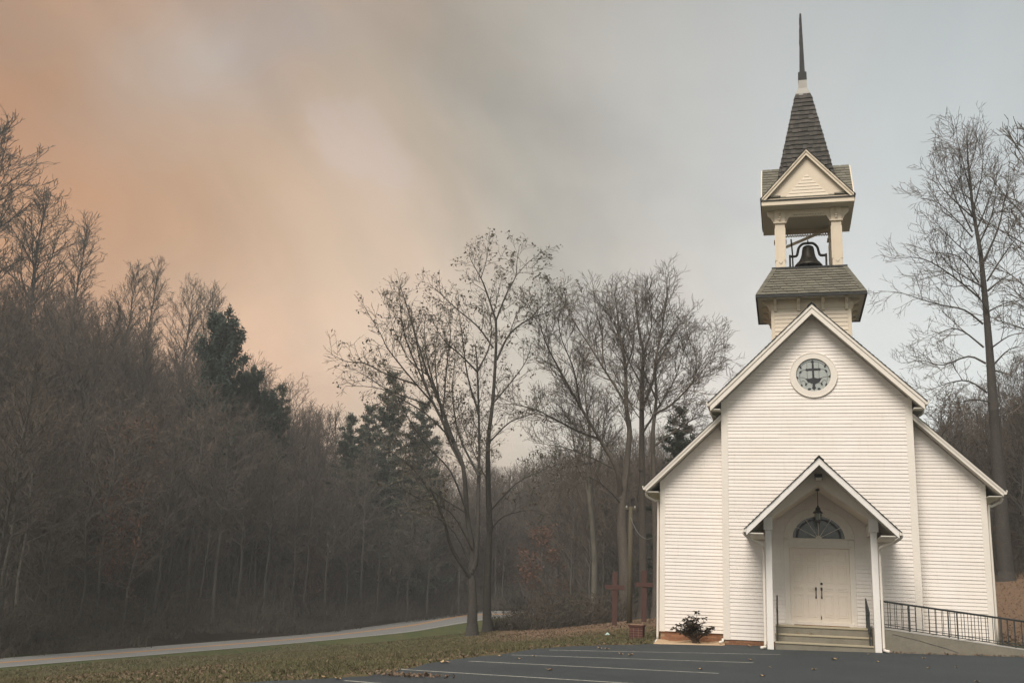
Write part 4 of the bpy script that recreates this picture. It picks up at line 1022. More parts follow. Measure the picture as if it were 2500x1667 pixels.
# ------------------------------------------------------------------ trees
class Tree:
    """collects tapered limbs; level 0/1 go to the trunk mesh, the rest to the crown mesh"""
    def __init__(s, seed): s.rng = random.Random(seed); s.wood = MB(); s.fine = MB(); s.tips = []; s.leaf = MB()
    def limb(s, pts, r0, r1, level):
        mb = s.wood if level <= 1 else s.fine
        n = len(pts); rad = [r0+(r1-r0)*(k/(n-1))**.8 for k in range(n)]
        sides = 9 if r0 > .14 else (6 if r0 > .05 else (4 if r0 > .025 else 3))
        fast_tube(mb, pts, rad, sides)
    def path(s, p, d, L, n, wig, up):
        out = [p]; r = s.rng; st = L/n
        for k in range(n):
            d = (d[0]+r.gauss(0, wig), d[1]+r.gauss(0, wig), d[2]+r.gauss(0, wig)+up)
            m_ = math.sqrt(d[0]**2+d[1]**2+d[2]**2) or 1; d = (d[0]/m_, d[1]/m_, d[2]/m_)
            p = (p[0]+d[0]*st, p[1]+d[1]*st, p[2]+d[2]*st); out.append(p)
        return out
    def sprout(s, pts, r0, r1, level, cfg, tmin=.25):
        """side shoots along a limb, recursively"""
        if level >= cfg['levels']: s.tips.append(pts[-1]); return
        r = s.rng; n = len(pts)
        seg = [math.dist(pts[k], pts[k+1]) for k in range(n-1)]; tot = sum(seg)
        cnt = max(1, int(tot*cfg['dens'][level]*r.uniform(.8, 1.2)))
        for c in range(cnt):
            t = tmin+(1-tmin)*((c+r.random())/cnt); x = t*tot; k = 0
            while k < n-2 and x > seg[k]: x -= seg[k]; k += 1
            f = min(1, x/seg[k]) if seg[k] else 0; a, b = pts[k], pts[k+1]
            p = (a[0]+(b[0]-a[0])*f, a[1]+(b[1]-a[1])*f, a[2]+(b[2]-a[2])*f)
            tg = [(b[q]-a[q])/(seg[k] or 1) for q in range(3)]
            lr = r0+(r1-r0)*t
            ang = r.uniform(*cfg['ang'][level]); az = r.uniform(0, 2*math.pi)
            # a vector square to the limb
            ref = (0, 0, 1) if abs(tg[2]) < .9 else (1, 0, 0)
            u = (tg[1]*ref[2]-tg[2]*ref[1], tg[2]*ref[0]-tg[0]*ref[2], tg[0]*ref[1]-tg[1]*ref[0]); m_ = math.sqrt(sum(q*q for q in u)) or 1; u = [q/m_ for q in u]
            w = (tg[1]*u[2]-tg[2]*u[1], tg[2]*u[0]-tg[0]*u[2], tg[0]*u[1]-tg[1]*u[0])
            ca, sa = math.cos(ang), math.sin(ang); cz, sz = math.cos(az), math.sin(az)
            d = tuple(tg[q]*ca+(u[q]*cz+w[q]*sz)*sa for q in range(3))
            L = cfg['len'][level]*r.uniform(.55, 1.25)*(1.12-.62*t)*(cfg.get('shape', lambda z: 1)(p[2]) if level <= 1 else 1)
            if L < .12: continue
            cr0 = max(cfg['rmin'], min(lr*.62, L*cfg['thick'][level])); cr1 = max(cfg['rmin']*.7, cr0*.28)
            segs = 4 if level <= 1 else (3 if level == 2 else 2)
            q = s.path(p, d, L, segs, cfg['wig'], cfg['up'])
            s.limb(q, cr0, cr1, level+1); s.sprout(q, cr0, cr1, level+1, cfg, .15)
        s.tips.append(pts[-1])
    def leaves(s, n, size, spread, per=3):
        r = s.rng
        for k in range(n):
            p = s.tips[int(r.random()*len(s.tips))]; c = [p[q]+r.gauss(0, spread) for q in range(3)]
            for j in range(per):
                o = [c[q]+r.gauss(0, size*.8) for q in range(3)]; a = [r.gauss(0, 1) for _ in range(3)]; b = [r.gauss(0, 1) for _ in range(3)]
                ma = math.sqrt(sum(q*q for q in a)); mb_ = math.sqrt(sum(q*q for q in b)); h = size*r.uniform(.6, 1.2)
                a = [q/ma*h for q in a]; b = [q/mb_*h*.7 for q in b]
                s.leaf.quad([o[q]-a[q] for q in range(3)], [o[q]+b[q] for q in range(3)], [o[q]+a[q] for q in range(3)], [o[q]-b[q]*.8 for q in range(3)])
def fast_tube(mb, pts, rad, n):
    i0 = len(mb.v); V = mb.v; F = mb.f; m_ = len(pts); u = None
    cs = [(math.cos(2*math.pi*q/n), math.sin(2*math.pi*q/n)) for q in range(n)]
    for k in range(m_):
        a = pts[max(k-1, 0)]; b = pts[min(k+1, m_-1)]; tx, ty, tz = b[0]-a[0], b[1]-a[1], b[2]-a[2]
        l = math.sqrt(tx*tx+ty*ty+tz*tz) or 1; tx, ty, tz = tx/l, ty/l, tz/l
        if u is None: u = (0., 0., 1.) if abs(tz) < .8 else (1., 0., 0.)
        d = u[0]*tx+u[1]*ty+u[2]*tz; ux, uy, uz = u[0]-tx*d, u[1]-ty*d, u[2]-tz*d
        l = math.sqrt(ux*ux+uy*uy+uz*uz) or 1; ux, uy, uz = ux/l, uy/l, uz/l; u = (ux, uy, uz)
        wx, wy, wz_ = ty*uz-tz*uy, tz*ux-tx*uz, tx*uy-ty*ux; p = pts[k]; r = rad[k]
        for c, s in cs: V.append((p[0]+(ux*c+wx*s)*r, p[1]+(uy*c+wy*s)*r, p[2]+(uz*c+wz_*s)*r))
    for k in range(m_-1):
        for q in range(n):
            a = i0+k*n+q; b = i0+k*n+(q+1) % n; F.append((a, b, b+n, a+n))
def finish(t, name, base, label, cat='tree', group=None, bark='bark', twig='twig', leafm=None):
    base = tuple(float(v) for v in base)
    root = empty(name, base, label, cat, group)
    def put(mb, nm, m, smooth):
        if not mb.v: return
        mb.v = [(v[0]-base[0], v[1]-base[1], v[2]-base[2]) for v in mb.v]; mb.build(nm, m, root, smooth=smooth)
    put(t.wood, 'trunk', bark, True); put(t.fine, 'crown', twig, False)
    if leafm: put(t.leaf, 'leaves', leafm, False)
    return root
def copy_tree(o, loc, scale, rotz, label=None, group=None, sz=None):
    c = o.copy(); COL.objects.link(c); c.location = loc; c.rotation_euler = (0, 0, rotz); c.scale = (scale, scale, sz or scale)
    for ch in list(o.children):
        d = ch.copy(); COL.objects.link(d); d.parent = c
    if label: c['label'] = label
    if group: c['group'] = group
    return c
def gz(x, y): return float(ground_z([x], [y])[0])
def stem(px_pts, D, jit, rng, dd=0.0):
    """limb given in picture directions, set at its real distance with its own spread in depth"""
    out = []; n = len(px_pts)
    for k, (px, py) in enumerate(px_pts):
        p = at(px, py, D+dd*k/max(1, n-1)+ (rng.uniform(-jit, jit) if k else 0)); out.append(tuple(p))
    return [tuple(q) for q in catmull(out, 3)] if n > 2 else out

# --- the two maples on the lawn, dry leaves still hanging
CFG_M = dict(levels=4, dens=(1.35, 2.8, 3.7, 3.4), len=(2.3, 1.75, .88, .46), ang=((.5, 1.0), (.5, 1.0), (.4, 1.0), (.4, 1.1)), thick=(.016, .013, .012, .011), rmin=.0105, wig=.13, up=.06)
def hero(seed, D, trunk, r0, limbs, cfg, name, label, bark, twig, leaf=None, nleaf=0, lsize=.1, tmin=.3):
    t = Tree(seed); rng = t.rng
    tp = stem(trunk, D, .12, rng); base = tp[0]; tp = [(base[0], base[1], base[2]-.25)]+tp
    t.limb(tp, r0*1.15, r0*.6, 0)
    fast_tube(t.wood, [(base[0], base[1], base[2]-.3), (base[0], base[1], base[2]+.05), (base[0], base[1], base[2]+.6)], [r0*1.6, r0*1.35, r0*1.05], 10)
    for L_ in limbs:
        pts, a, b = L_[0], L_[1], L_[2]; dd = L_[3] if len(L_) > 3 else rng.uniform(-2, 2)
        q = stem(pts, D, .25, rng, dd); t.limb(q, a, b, 1); t.sprout(q, a, b, 1, cfg, L_[4] if len(L_) > 4 else tmin)
    if leaf: t.leaves(nleaf, lsize, .10)
    return finish(t, name, base, label, 'tree', None, bark, twig, leaf)
hero(11, 52, [(1152, 1552), (1154, 1480), (1152, 1420), (1150, 1400)], .27, [
    ([(1150, 1410), (1104, 1341), (1082, 1265), (1050, 1190)], .13, .05, -2, .5),
    ([(1150, 1400), (1153, 1341), (1140, 1252), (1131, 1140), (1104, 1073), (1082, 1006), (1046, 917), (1024, 850), (1000, 770), (978, 700)], .17, .018, .5, .3),
    ([(1155, 1390), (1162, 1363), (1167, 1274), (1169, 1162), (1170, 1075), (1166, 908), (1160, 840)], .16, .03, 1, .35),
    ([(1166, 908), (1126, 868), (1081, 827), (1050, 770)], .06, .014, -1.5), ([(1166, 905), (1192, 853), (1200, 800), (1190, 740)], .06, .014, 1.2),
    ([(1104, 1073), (1059, 986), (1037, 938), (1000, 853), (981, 786), (974, 698)], .09, .012, -1.5),
    ([(1059, 986), (1007, 927), (948, 853), (930, 816), (892, 753)], .06, .012, -2.5), ([(1037, 938), (1015, 827), (1000, 742)], .05, .012, 1.5),
    ([(1020, 940), (941, 912), (889, 886), (848, 883), (807, 864)], .05, .010, -1), ([(1050, 990), (978, 964), (911, 945), (844, 942)], .045, .010, 1.5),
    ([(1131, 1140), (1090, 1060), (1070, 960), (1062, 870), (1070, 800)], .08, .014, 2), ([(1082, 1265), (1030, 1170), (980, 1120), (930, 1090)], .05, .012, -2),
    ([(1169, 1162), (1120, 1060), (1105, 960), (1110, 880)], .07, .014, 2.5), ([(1153, 1341), (1100, 1250), (1020, 1215), (960, 1180)], .05, .012, -3),
    ([(1140, 1252), (1060, 1200), (1010, 1130), (985, 1050)], .05, .012, 2.5),
    ([(1131, 1140), (1085, 1010), (1048, 900), (1036, 820), (1040, 760)], .07, .012, 3), ([(1104, 1073), (1040, 1010), (965, 965), (905, 925), (870, 905)], .055, .012, 2),
    ([(1169, 1010), (1142, 920), (1130, 830), (1118, 750)], .06, .012, -2), ([(1140, 1250), (1100, 1150), (1040, 1085), (985, 1000), (950, 915)], .06, .012, -3),
    ([(1046, 917), (1000, 880), (960, 800), (945, 730)], .04, .011, 2), ([(1082, 1006), (1090, 900), (1100, 820), (1095, 760)], .05, .011, 1.5), ([(1155, 1390), (1110, 1300), (1060, 1260), (1000, 1240)], .05, .012, 1)],
    CFG_M, 'maple_tree', 'leaning maple with many ascending stems beside the road, a few leaves left', 'dark_bark', 'twig_dark', 'dry_leaf', 1100, .085)
hero(12, 56, [(1190, 1541), (1189, 1460), (1192, 1360), (1196, 1290)], .25, [
    ([(1196, 1295), (1192, 1180), (1192, 1075), (1203, 982), (1211, 851), (1211, 779)], .18, .06, .5, .25),
    ([(1211, 782), (1185, 705), (1174, 679), (1150, 635), (1145, 612)], .06, .010, -.8, .1), ([(1211, 782), (1237, 716), (1259, 675), (1262, 640), (1268, 600)], .06, .010, 1, .1),
    ([(1174, 679), (1185, 645), (1193, 608)], .035, .010, 1, .1), ([(1259, 675), (1290, 640), (1325, 615)], .03, .010, -1, .1),
    ([(1213, 878), (1244, 816), (1292, 779), (1348, 757), (1396, 716)], .075, .012, 1.5, .2), ([(1292, 779), (1330, 740), (1370, 695)], .03, .010, -1, .1),
    ([(1205, 850), (1166, 797), (1118, 757), (1074, 716), (1044, 690)], .06, .010, -1.5, .2), ([(1244, 816), (1265, 760), (1300, 720)], .035, .010, 2, .1),
    ([(1203, 985), (1250, 930), (1285, 880), (1300, 830)], .055, .012, 2), ([(1194, 1080), (1245, 1030), (1300, 1010), (1340, 985)], .055, .012, -2),
    ([(1196, 1295), (1230, 1260), (1290, 1245), (1330, 1250)], .05, .012, 1), ([(1193, 1180), (1150, 1090), (1120, 1010)], .05, .012, -2.5), ([(1194, 1250), (1260, 1180), (1320, 1150), (1370, 1130)], .05, .012, 2)],
    CFG_M, 'maple_tree', 'tallest maple on the lawn, forked top dotted with clinging leaves', 'dark_bark', 'twig_dark', 'dry_leaf', 1000, .085)
# --- bare trees behind the crosses
CFG_S = dict(levels=4, dens=(1.3, 3.0, 4.0, 4.2), len=(2.6, 2.7, 1.3, .66), ang=((.4, .9), (.4, .95), (.4, 1.0), (.4, 1.0)), thick=(.016, .012, .011, .010), rmin=.0125, wig=.10, up=.07)
hero(13, 62, [(1528, 1512), (1526, 1400), (1518, 1290), (1520, 1200)], .42, [
    ([(1518, 1220), (1529, 1150), (1537, 1052), (1529, 994), (1527, 899), (1515, 830), (1508, 770), (1500, 715)], .24, .02, .5, .3),
    ([(1515, 1210), (1506, 1147), (1464, 1071), (1418, 994), (1364, 899), (1330, 830), (1312, 760)], .17, .014, -3, .25),
    ([(1464, 1071), (1410, 1052), (1322, 1006), (1270, 990), (1232, 985)], .09, .012, -2, .15), ([(1529, 994), (1517, 968), (1471, 895), (1433, 834), (1395, 776), (1378, 735)], .10, .012, 2, .2),
    ([(1418, 994), (1400, 900), (1372, 830), (1360, 770)], .07, .012, -3, .2), ([(1471, 895), (1470, 820), (1455, 760), (1450, 710)], .06, .012, 1.5, .15),
    ([(1527, 899), (1545, 850), (1548, 790), (1542, 740)], .07, .012, -1.5, .2), ([(1506, 1147), (1440, 1115), (1370, 1090), (1300, 1080)], .06, .012, 2.5, .2), ([(1518, 1230), (1480, 1190), (1440, 1165), (1380, 1160)], .07, .014, -2.5, .3)],
    CFG_S, 'spreading_tree', 'broad bare tree with sweeping limbs directly behind the two crosses', 'bark', 'twig')
hero(14, 66, [(1570, 1508), (1570, 1400), (1568, 1260), (1567, 1140)], .30, [
    ([(1567, 1150), (1567, 941), (1571, 864), (1559, 803), (1552, 735), (1547, 702)], .2, .012, .5, .2), ([(1567, 1000), (1594, 930), (1602, 870), (1617, 803), (1628, 719), (1635, 690)], .11, .012, 2, .2),
    ([(1571, 864), (1590, 800), (1588, 740), (1580, 700)], .06, .012, -2, .15), ([(1567, 940), (1535, 880), (1500, 790), (1480, 730)], .07, .012, -2, .2), ([(1602, 870), (1650, 810), (1690, 770)], .05, .012, 1, .15), ([(1567, 1060), (1610, 990), (1650, 920), (1672, 840)], .08, .012, -2, .2)],
    CFG_S, 'bare_tree', 'straight bare tree rising highest of those left of the church', 'bark', 'twig')
hero(15, 64, [(1600, 1508), (1602, 1380), (1598, 1220), (1594, 1100)], .24, [
    ([(1594, 1105), (1594, 1052), (1602, 975), (1600, 900), (1612, 830), (1640, 770)], .17, .014, .5, .2), ([(1598, 1010), (1640, 987), (1693, 933), (1732, 880), (1747, 834)], .09, .010, -1, .15), ([(1693, 933), (1700, 880), (1690, 830)], .05, .010, 1.5, .1),
    ([(1732, 880), (1760, 870), (1785, 880)], .035, .010, 1, .1), ([(1596, 1090), (1650, 1050), (1700, 1020), (1740, 1010)], .07, .012, 2, .2), ([(1602, 975), (1570, 900), (1560, 850)], .06, .012, -2, .2), ([(1650, 1040), (1690, 970), (1710, 930)], .04, .010, 2, .1)],
    CFG_S, 'bare_tree', 'bare tree whose branches reach over the left roof of the church', 'bark', 'twig')
hero(16, 70, [(1448, 1512), (1452, 1400), (1448, 1300), (1440, 1224)], .24, [
    ([(1440, 1230), (1438, 1150), (1441, 1060), (1430, 980), (1425, 900), (1418, 830)], .15, .014, 0, .35), ([(1440, 1225), (1425, 1160), (1408, 1120), (1395, 1050), (1380, 960)], .11, .014, -1, .3), ([(1441, 1190), (1465, 1120), (1472, 1050), (1478, 980)], .10, .014, 1.5, .3)],
    CFG_S, 'pale_barked_tree', 'pale barked bare tree forking low, left of the crosses', 'pale_bark', 'twig')
# --- tall tulip tree to the right of the church
CFG_P = dict(levels=4, dens=(1.35, 3.0, 3.9, 3.6), len=(1.9, 2.1, 1.0, .52), ang=((.5, 1.05), (.5, 1.05), (.4, 1.0), (.4, 1.0)), thick=(.015, .013, .012, .011), rmin=.0105, wig=.12, up=.05)
PL = [([(2410, 958), (2364, 930), (2316, 935), (2254, 958)], .06, .010), ([(2407, 887), (2364, 870), (2302, 891), (2250, 880), (2201, 887)], .06, .009), ([(2402, 848), (2350, 808), (2311, 805), (2264, 832)], .055, .009),
      ([(2400, 791), (2355, 757), (2300, 745), (2249, 731), (2200, 715), (2144, 710)], .065, .009), ([(2393, 729), (2335, 681), (2273, 640), (2225, 628), (2182, 633)], .06, .009), ([(2390, 690), (2345, 630), (2300, 618), (2260, 620)], .05, .009),
      ([(2374, 580), (2335, 537), (2288, 494), (2249, 485)], .05, .009), ([(2374, 566), (2345, 510), (2326, 465), (2307, 408), (2311, 341)], .05, .009), ([(2380, 540), (2350, 470), (2345, 400), (2340, 350)], .045, .009),
      ([(2410, 686), (2450, 623), (2480, 585), (2510, 550)], .05, .009), ([(2402, 638), (2436, 561), (2450, 500), (2460, 456), (2465, 384)], .06, .009), ([(2385, 560), (2410, 500), (2430, 440), (2440, 400)], .045, .009),
      ([(2422, 848), (2464, 820), (2510, 810)], .05, .009), ([(2426, 890), (2464, 853), (2510, 843)], .05, .009), ([(2412, 710), (2450, 680), (2510, 650)], .05, .009), ([(2430, 905), (2465, 915), (2480, 940)], .04, .009),
      ([(2376, 510), (2395, 440), (2400, 380), (2395, 330)], .04, .009), ([(2370, 470), (2352, 400), (2338, 345), (2335, 310)], .035, .009), ([(2366, 420), (2382, 360), (2385, 310)], .03, .009), ([(2374, 530), (2320, 480), (2290, 440), (2280, 400)], .045, .009), ([(2388, 600), (2420, 530), (2430, 470), (2425, 420)], .05, .009), ([(2400, 700), (2330, 660), (2290, 610), (2270, 560)], .05, .009), ([(2385, 640), (2330, 590), (2300, 560), (2270, 540)], .05, .009), ([(2412, 760), (2370, 700), (2330, 700), (2290, 690)], .05, .009), ([(2430, 985), (2380, 975), (2330, 985), (2290, 990)], .045, .009), ([(2432, 1030), (2475, 990), (2510, 985)], .05, .010), ([(2414, 760), (2455, 740), (2505, 730)], .045, .009)]
hero(17, 52, [(2458, 1424), (2448, 1300), (2440, 1180), (2430, 1050), (2426, 1000)], .37, [([(2426, 1005), (2417, 872), (2405, 729), (2393, 609)], .26, .115, .2, .5), ([(2393, 612), (2376, 513), (2368, 440), (2364, 400), (2361, 352), (2360, 318)], .115, .010, .1, .05)]+PL,
     CFG_P, 'tulip_tree', 'tall straight bare tulip tree standing to the right of the church', 'dark_bark', 'twig', None, 0, .1, .2)

# --- prototypes for the woods
def poplar(seed, H, cw, crown0, cfg, twig='hill_twig', bark='hill_bark', r=.2):
    t = Tree(seed); rng = t.rng
    tp = [(0, 0, -.6), (0, 0, 0)]; x = y = 0
    for k in range(1, 9):
        x += rng.uniform(-.18, .18); y += rng.uniform(-.18, .18); tp.append((x, y, H*k/8))
    t.limb(tp, r, .02, 0)
    n = cfg['n']
    for k in range(n):
        f = crown0+(1-crown0)*(k+rng.random())/n; z = H*f; i = min(8, 1+int(f*8)); a, b = tp[i], tp[i+1] if i+1 < len(tp) else tp[i]
        u = (z-a[2])/((b[2]-a[2]) or 1); p = (a[0]+(b[0]-a[0])*u, a[1]+(b[1]-a[1])*u, z)
        g = (f-crown0)/(1-crown0); prof = math.sin(math.pi*min(1, .22+.80*g))**.8 if cfg.get('oval') else (1-g)**.75
        L = cw/2*(.30+.85*prof)*rng.uniform(.7, 1.15); az = k*2.4+rng.uniform(-.5, .5); el = rng.uniform(*cfg['el'])+.35*g
        d = (math.cos(az)*math.cos(el), math.sin(az)*math.cos(el), math.sin(el))
        q = t.path(p, d, L, 5, .09, cfg['up1']); r0 = max(.025, min(r*.45*(1.1-f), L*.018)); t.limb(q, r0, .012, 1); t.sprout(q, r0, .012, 1, cfg, .2)
    return t
CFG_H = dict(levels=4, n=46, dens=(0, 2.2, 2.8, 2.2), len=(0, 1.4, .8, .5), ang=((.4, .8), (.4, .85), (.4, .9), (.4, .9)), thick=(.02, .013, .013, .013), rmin=.0155, wig=.09, up=.08, el=(.35, .75), up1=.06, oval=True)
CFG_V = dict(levels=4, n=36, dens=(0, 2.2, 2.8, 2.0), len=(0, 1.7, .95, .55), ang=((.4, .8), (.4, .85), (.4, .9), (.4, .9)), thick=(.02, .013, .013, .013), rmin=.0155, wig=.12, up=.05, el=(.5, .95), up1=.05, oval=True)
CFG_T = dict(levels=4, n=42, dens=(0, 2.4, 2.8, 2.0), len=(0, 1.2, .7, .45), ang=((.4, .8), (.4, .95), (.4, 1.0), (.4, 1.0)), thick=(.02, .014, .014, .014), rmin=.015, wig=.16, up=.05, el=(.2, .8), up1=.05, oval=True)
PROTO = []
CFG_R = dict(levels=4, n=62, dens=(0, 2.8, 3.2, 2.4), len=(0, 1.25, .75, .45), ang=((.4, .8), (.35, .8), (.35, .85), (.4, .9)), thick=(.02, .015, .015, .015), rmin=.0155, wig=.09, up=.09, el=(.5, .95), up1=.07, oval=True)
for k, (H, cw, c0, cfg, r) in enumerate(((22, 6.6, .42, CFG_H, .21), (21, 7.8, .45, CFG_H, .22), (19, 8.5, .38, CFG_V, .2), (20, 6.0, .35, CFG_H, .19), (14, 5.2, .25, CFG_T, .11), (12, 4.6, .2, CFG_T, .09), (17, 6.5, .32, CFG_V, .15), (22, 6.6, .40, CFG_R, .22), (21, 7.6, .38, CFG_R, .24), (20, 5.6, .42, dict(CFG_R, oval=False), .2))):
    PROTO.append((poplar(40+k, H, cw, c0, cfg, r=r), H))
def proto_obj(k, name, loc, label, group):
    t, H = PROTO[k]
    return finish(t, name, (0, 0, 0), label, 'tree', group, 'dark_bark' if k > 6 else 'hill_bark', 'twig_dark' if k > 6 else 'hill_twig')
first = {}
def wood_tree(k, x, y, h, label, group, rotz, name='bare_tree', slim=1.0):
    z = gz(x, y); H = PROTO[k][1]; s = h/H
    if k not in first:
        o = proto_obj(k, name, (0, 0, 0), label, group); first[k] = o; o.location = (x, y, z-.2); o.rotation_euler = (0, 0, rotz); o.scale = (s*slim, s*slim, s); return o
    o = copy_tree(first[k], (x, y, z-.2), s*slim, rotz, label, group, s); o.name = name; return o
rw_ = random.Random(77)
SKY_TREES = [   # picture direction of the top, distance, prototype, label
    (22, 300, 112, 8, 'tallest bare tree at the far left edge, above the wooded slope', 1.25), (94, 450, 112, 8, 'broad bare crown second from the left edge on the ridge', 1.25), (226, 520, 120, 9, 'single pointed bare tree standing clear on the left ridge', 1.0),
    (330, 622, 124, 7, 'slender bare ridge tree just right of the pointed one', .95), (397, 625, 122, 9, 'slim bare ridge tree with straight trunk before the twin crowns', .9), (472, 668, 126, 8, 'rounded bare crown, left of the twin pair on the ridge', .85), (512, 682, 128, 7, 'rounded bare crown, right of the twin pair on the ridge', .85)]
for px, py, d, k, lab, sl in SKY_TREES:
    p = at(px, py+38, d); g = gz(p[0], p[1]); wood_tree(k, p[0], p[1], p[2]-g+.2, lab, None, rw_.uniform(0, 6), 'ridge_tree', sl*1.15)
# skyline of the wood: height of the tree tops along the picture
SK_X = [-300, 0, 60, 130, 200, 300, 400, 470, 540, 610, 640, 700, 740, 800, 850, 900, 1000, 1100, 1200, 1300, 1400, 1500, 1600, 1700]
SK_Y = [640, 690, 685, 705, 745, 780, 795, 790, 800, 870, 890, 905, 935, 985, 1010, 1020, 1050, 1090, 1120, 1130, 1110, 1110, 1110, 1120]
WB_X = [-300, 0, 350, 700, 1000, 1150, 1310, 1345, 1500, 1680]; WB_D = [52, 60, 76, 94, 121, 130, 132, 96, 84, 80]
count = 0
WHERE = ((540, 'on the steep left slope'), (1080, 'beyond the road bend'), (9999, 'behind the lawn and the crosses'))
ROWN = ('at the foot of the wood', 'low in the wood', 'half way into the wood', 'deep in the wood', 'along the back of the wood')
for row, (dn, step) in enumerate(((0, 36), (10, 36), (22, 37), (36, 39), (54, 44))):
    px = -200+rw_.uniform(0, 20)
    while px < 1660:
        base_d = float(np.interp(px, WB_X, WB_D))
        d = base_d+dn+rw_.uniform(-4, 4); pxx = px+rw_.uniform(-12, 12)
        p = at(pxx, 1200, d); g = gz(p[0], p[1])
        top = float(np.interp(pxx, SK_X, SK_Y)); zmax = at(pxx, top+rw_.uniform(-6, 40), d)[2]-g
        h = min(rw_.uniform(14, 23) if row > 1 else rw_.uniform(10, 18), zmax)
        if h > 4.5:
            wh = next(t_ for lim_, t_ in WHERE if pxx < lim_)
            k = rw_.choice((0, 1, 2, 3, 6)) if h > 12 else rw_.choice((4, 5, 6)); wood_tree(k, p[0], p[1], h, 'bare grey-brown tree %s, %s' % (ROWN[row], wh), 'bare trees %s %s' % (ROWN[row], wh), rw_.uniform(0, 6.28), 'woodland_tree', rw_.uniform(.95, 1.25)); count += 1
        px += step*rw_.uniform(.75, 1.3)
def wood_mass():
    """the crowns and stems packed between the trees that can be told apart: one mass, instanced on points"""
    rng = np.random.default_rng(12); n = 640
    px = np.concatenate([rng.uniform(-260, 1680, n), rng.uniform(2230, 2620, 60)]); bd = np.concatenate([np.interp(px[:n], WB_X, WB_D), np.full(60, 62.)]); d = bd+2+np.concatenate([62*rng.random(n)**.8, 34*rng.random(60)])
    top = np.interp(px, SK_X+[2230, 2400, 2600], SK_Y+[1060, 1030, 1000]); P, S = [], []
    xy = [at(a, 1200, b) for a, b in zip(px, d)]; g = ground_z([q[0] for q in xy], [q[1] for q in xy])
    for a, b, q, z, t_ in zip(px, d, xy, g, top):
        hmax = at(a, t_+25+50*rng.random(), b)[2]-z
        h = min(rng.uniform(7, 15), hmax)
        if h < 3: continue
        P.append((q[0], q[1], z-.2)); S.append(h/13)
    me = bpy.data.meshes.new('wood_mass'); me.from_pydata(P, [], []); at_ = me.attributes.new('size', 'FLOAT', 'POINT'); at_.data.foreach_set('value', S)
    o = meshobj('wood_mass', me); tag(o, 'tangle of bare crowns and stems filling the woods', 'wood', None, 'stuff')
    ng = bpy.data.node_groups.new('wood_mass', 'GeometryNodeTree'); ng.interface.new_socket('Geometry', in_out='INPUT', socket_type='NodeSocketGeometry'); ng.interface.new_socket('Geometry', in_out='OUTPUT', socket_type='NodeSocketGeometry')
    N = ng.nodes; L = ng.links; gi = N.new('NodeGroupInput'); go = N.new('NodeGroupOutput'); jn = N.new('GeometryNodeJoinGeometry')
    src = [c for k in (4, 5, 6) for c in first[k].children]
    kids = {k: list(first[k].children) for k in (4, 5, 6)}
    sz = N.new('GeometryNodeInputNamedAttribute'); sz.data_type = 'FLOAT'; sz.inputs['Name'].default_value = 'size'
    rv = N.new('FunctionNodeRandomValue'); rv.data_type = 'FLOAT_VECTOR'; rv.inputs[0].default_value = (-.05, -.05, 0); rv.inputs[1].default_value = (.05, .05, 6.283)
    pick = N.new('FunctionNodeRandomValue'); pick.data_type = 'INT'; pick.inputs[4].default_value = 0; pick.inputs[5].default_value = 2; pick.inputs['Seed'].default_value = 5
    for i, k in enumerate((4, 5, 6)):
        jj = N.new('GeometryNodeJoinGeometry')
        for ch in kids[k]:
            oi = N.new('GeometryNodeObjectInfo'); oi.inputs['Object'].default_value = ch; oi.transform_space = 'ORIGINAL'; L.new(oi.outputs['Geometry'], jj.inputs[0])
        gti = N.new('GeometryNodeGeometryToInstance'); L.new(jj.outputs[0], gti.inputs[0])
        cmp_ = N.new('FunctionNodeCompare'); cmp_.data_type = 'INT'; cmp_.operation = 'EQUAL'; L.new(pick.outputs[2], cmp_.inputs[2]); cmp_.inputs[3].default_value = i
        iop = N.new('GeometryNodeInstanceOnPoints'); L.new(gi.outputs[0], iop.inputs['Points']); L.new(cmp_.outputs[0], iop.inputs['Selection']); L.new(gti.outputs[0], iop.inputs['Instance']); L.new(rv.outputs[0], iop.inputs['Rotation']); L.new(sz.outputs[0], iop.inputs['Scale']); L.new(iop.outputs[0], jn.inputs[0])
    L.new(jn.outputs[0], go.inputs[0])
    md = o.modifiers.new('scatter', 'NODES'); md.node_group = ng
wood_mass()
# wood to the right of and behind the church
WR = 'bare tree in the thicket to the right behind the church'
for px, top, d, k in ((2570, 330, 58, 1), (2300, 965, 80, 4), (2335, 985, 84, 6), (2365, 1000, 78, 4), (2400, 960, 88, 2), (2440, 930, 82, 6), (2480, 900, 76, 2), (2510, 880, 80, 3), (2300, 1010, 66, 5), (2350, 1030, 68, 4), (2395, 1040, 64, 5), (2470, 1000, 66, 4), (2500, 980, 70, 6), (2530, 960, 68, 2), (2550, 800, 74, 0), (2570, 900, 64, 1),
                      (2320, 1040, 92, 6), (2380, 1020, 95, 2), (2430, 1000, 96, 3), (2475, 985, 92, 6), (2510, 960, 96, 2), (2260, 1060, 84, 5), (2340, 1060, 74, 4), (2490, 1040, 60, 5), (2430, 1050, 72, 4)):
    p = at(px, top, d); g = gz(p[0], p[1])
    wood_tree(k, p[0], p[1], p[2]-g+.2, 'bare tree at the right edge of the picture, taller than the thicket' if top == 330 else WR, None if top == 330 else 'bare trees of the thicket behind the church on the right', rw_.uniform(0, 6), 'thicket_tree', 1.5 if k in (4, 5) else 1.2)

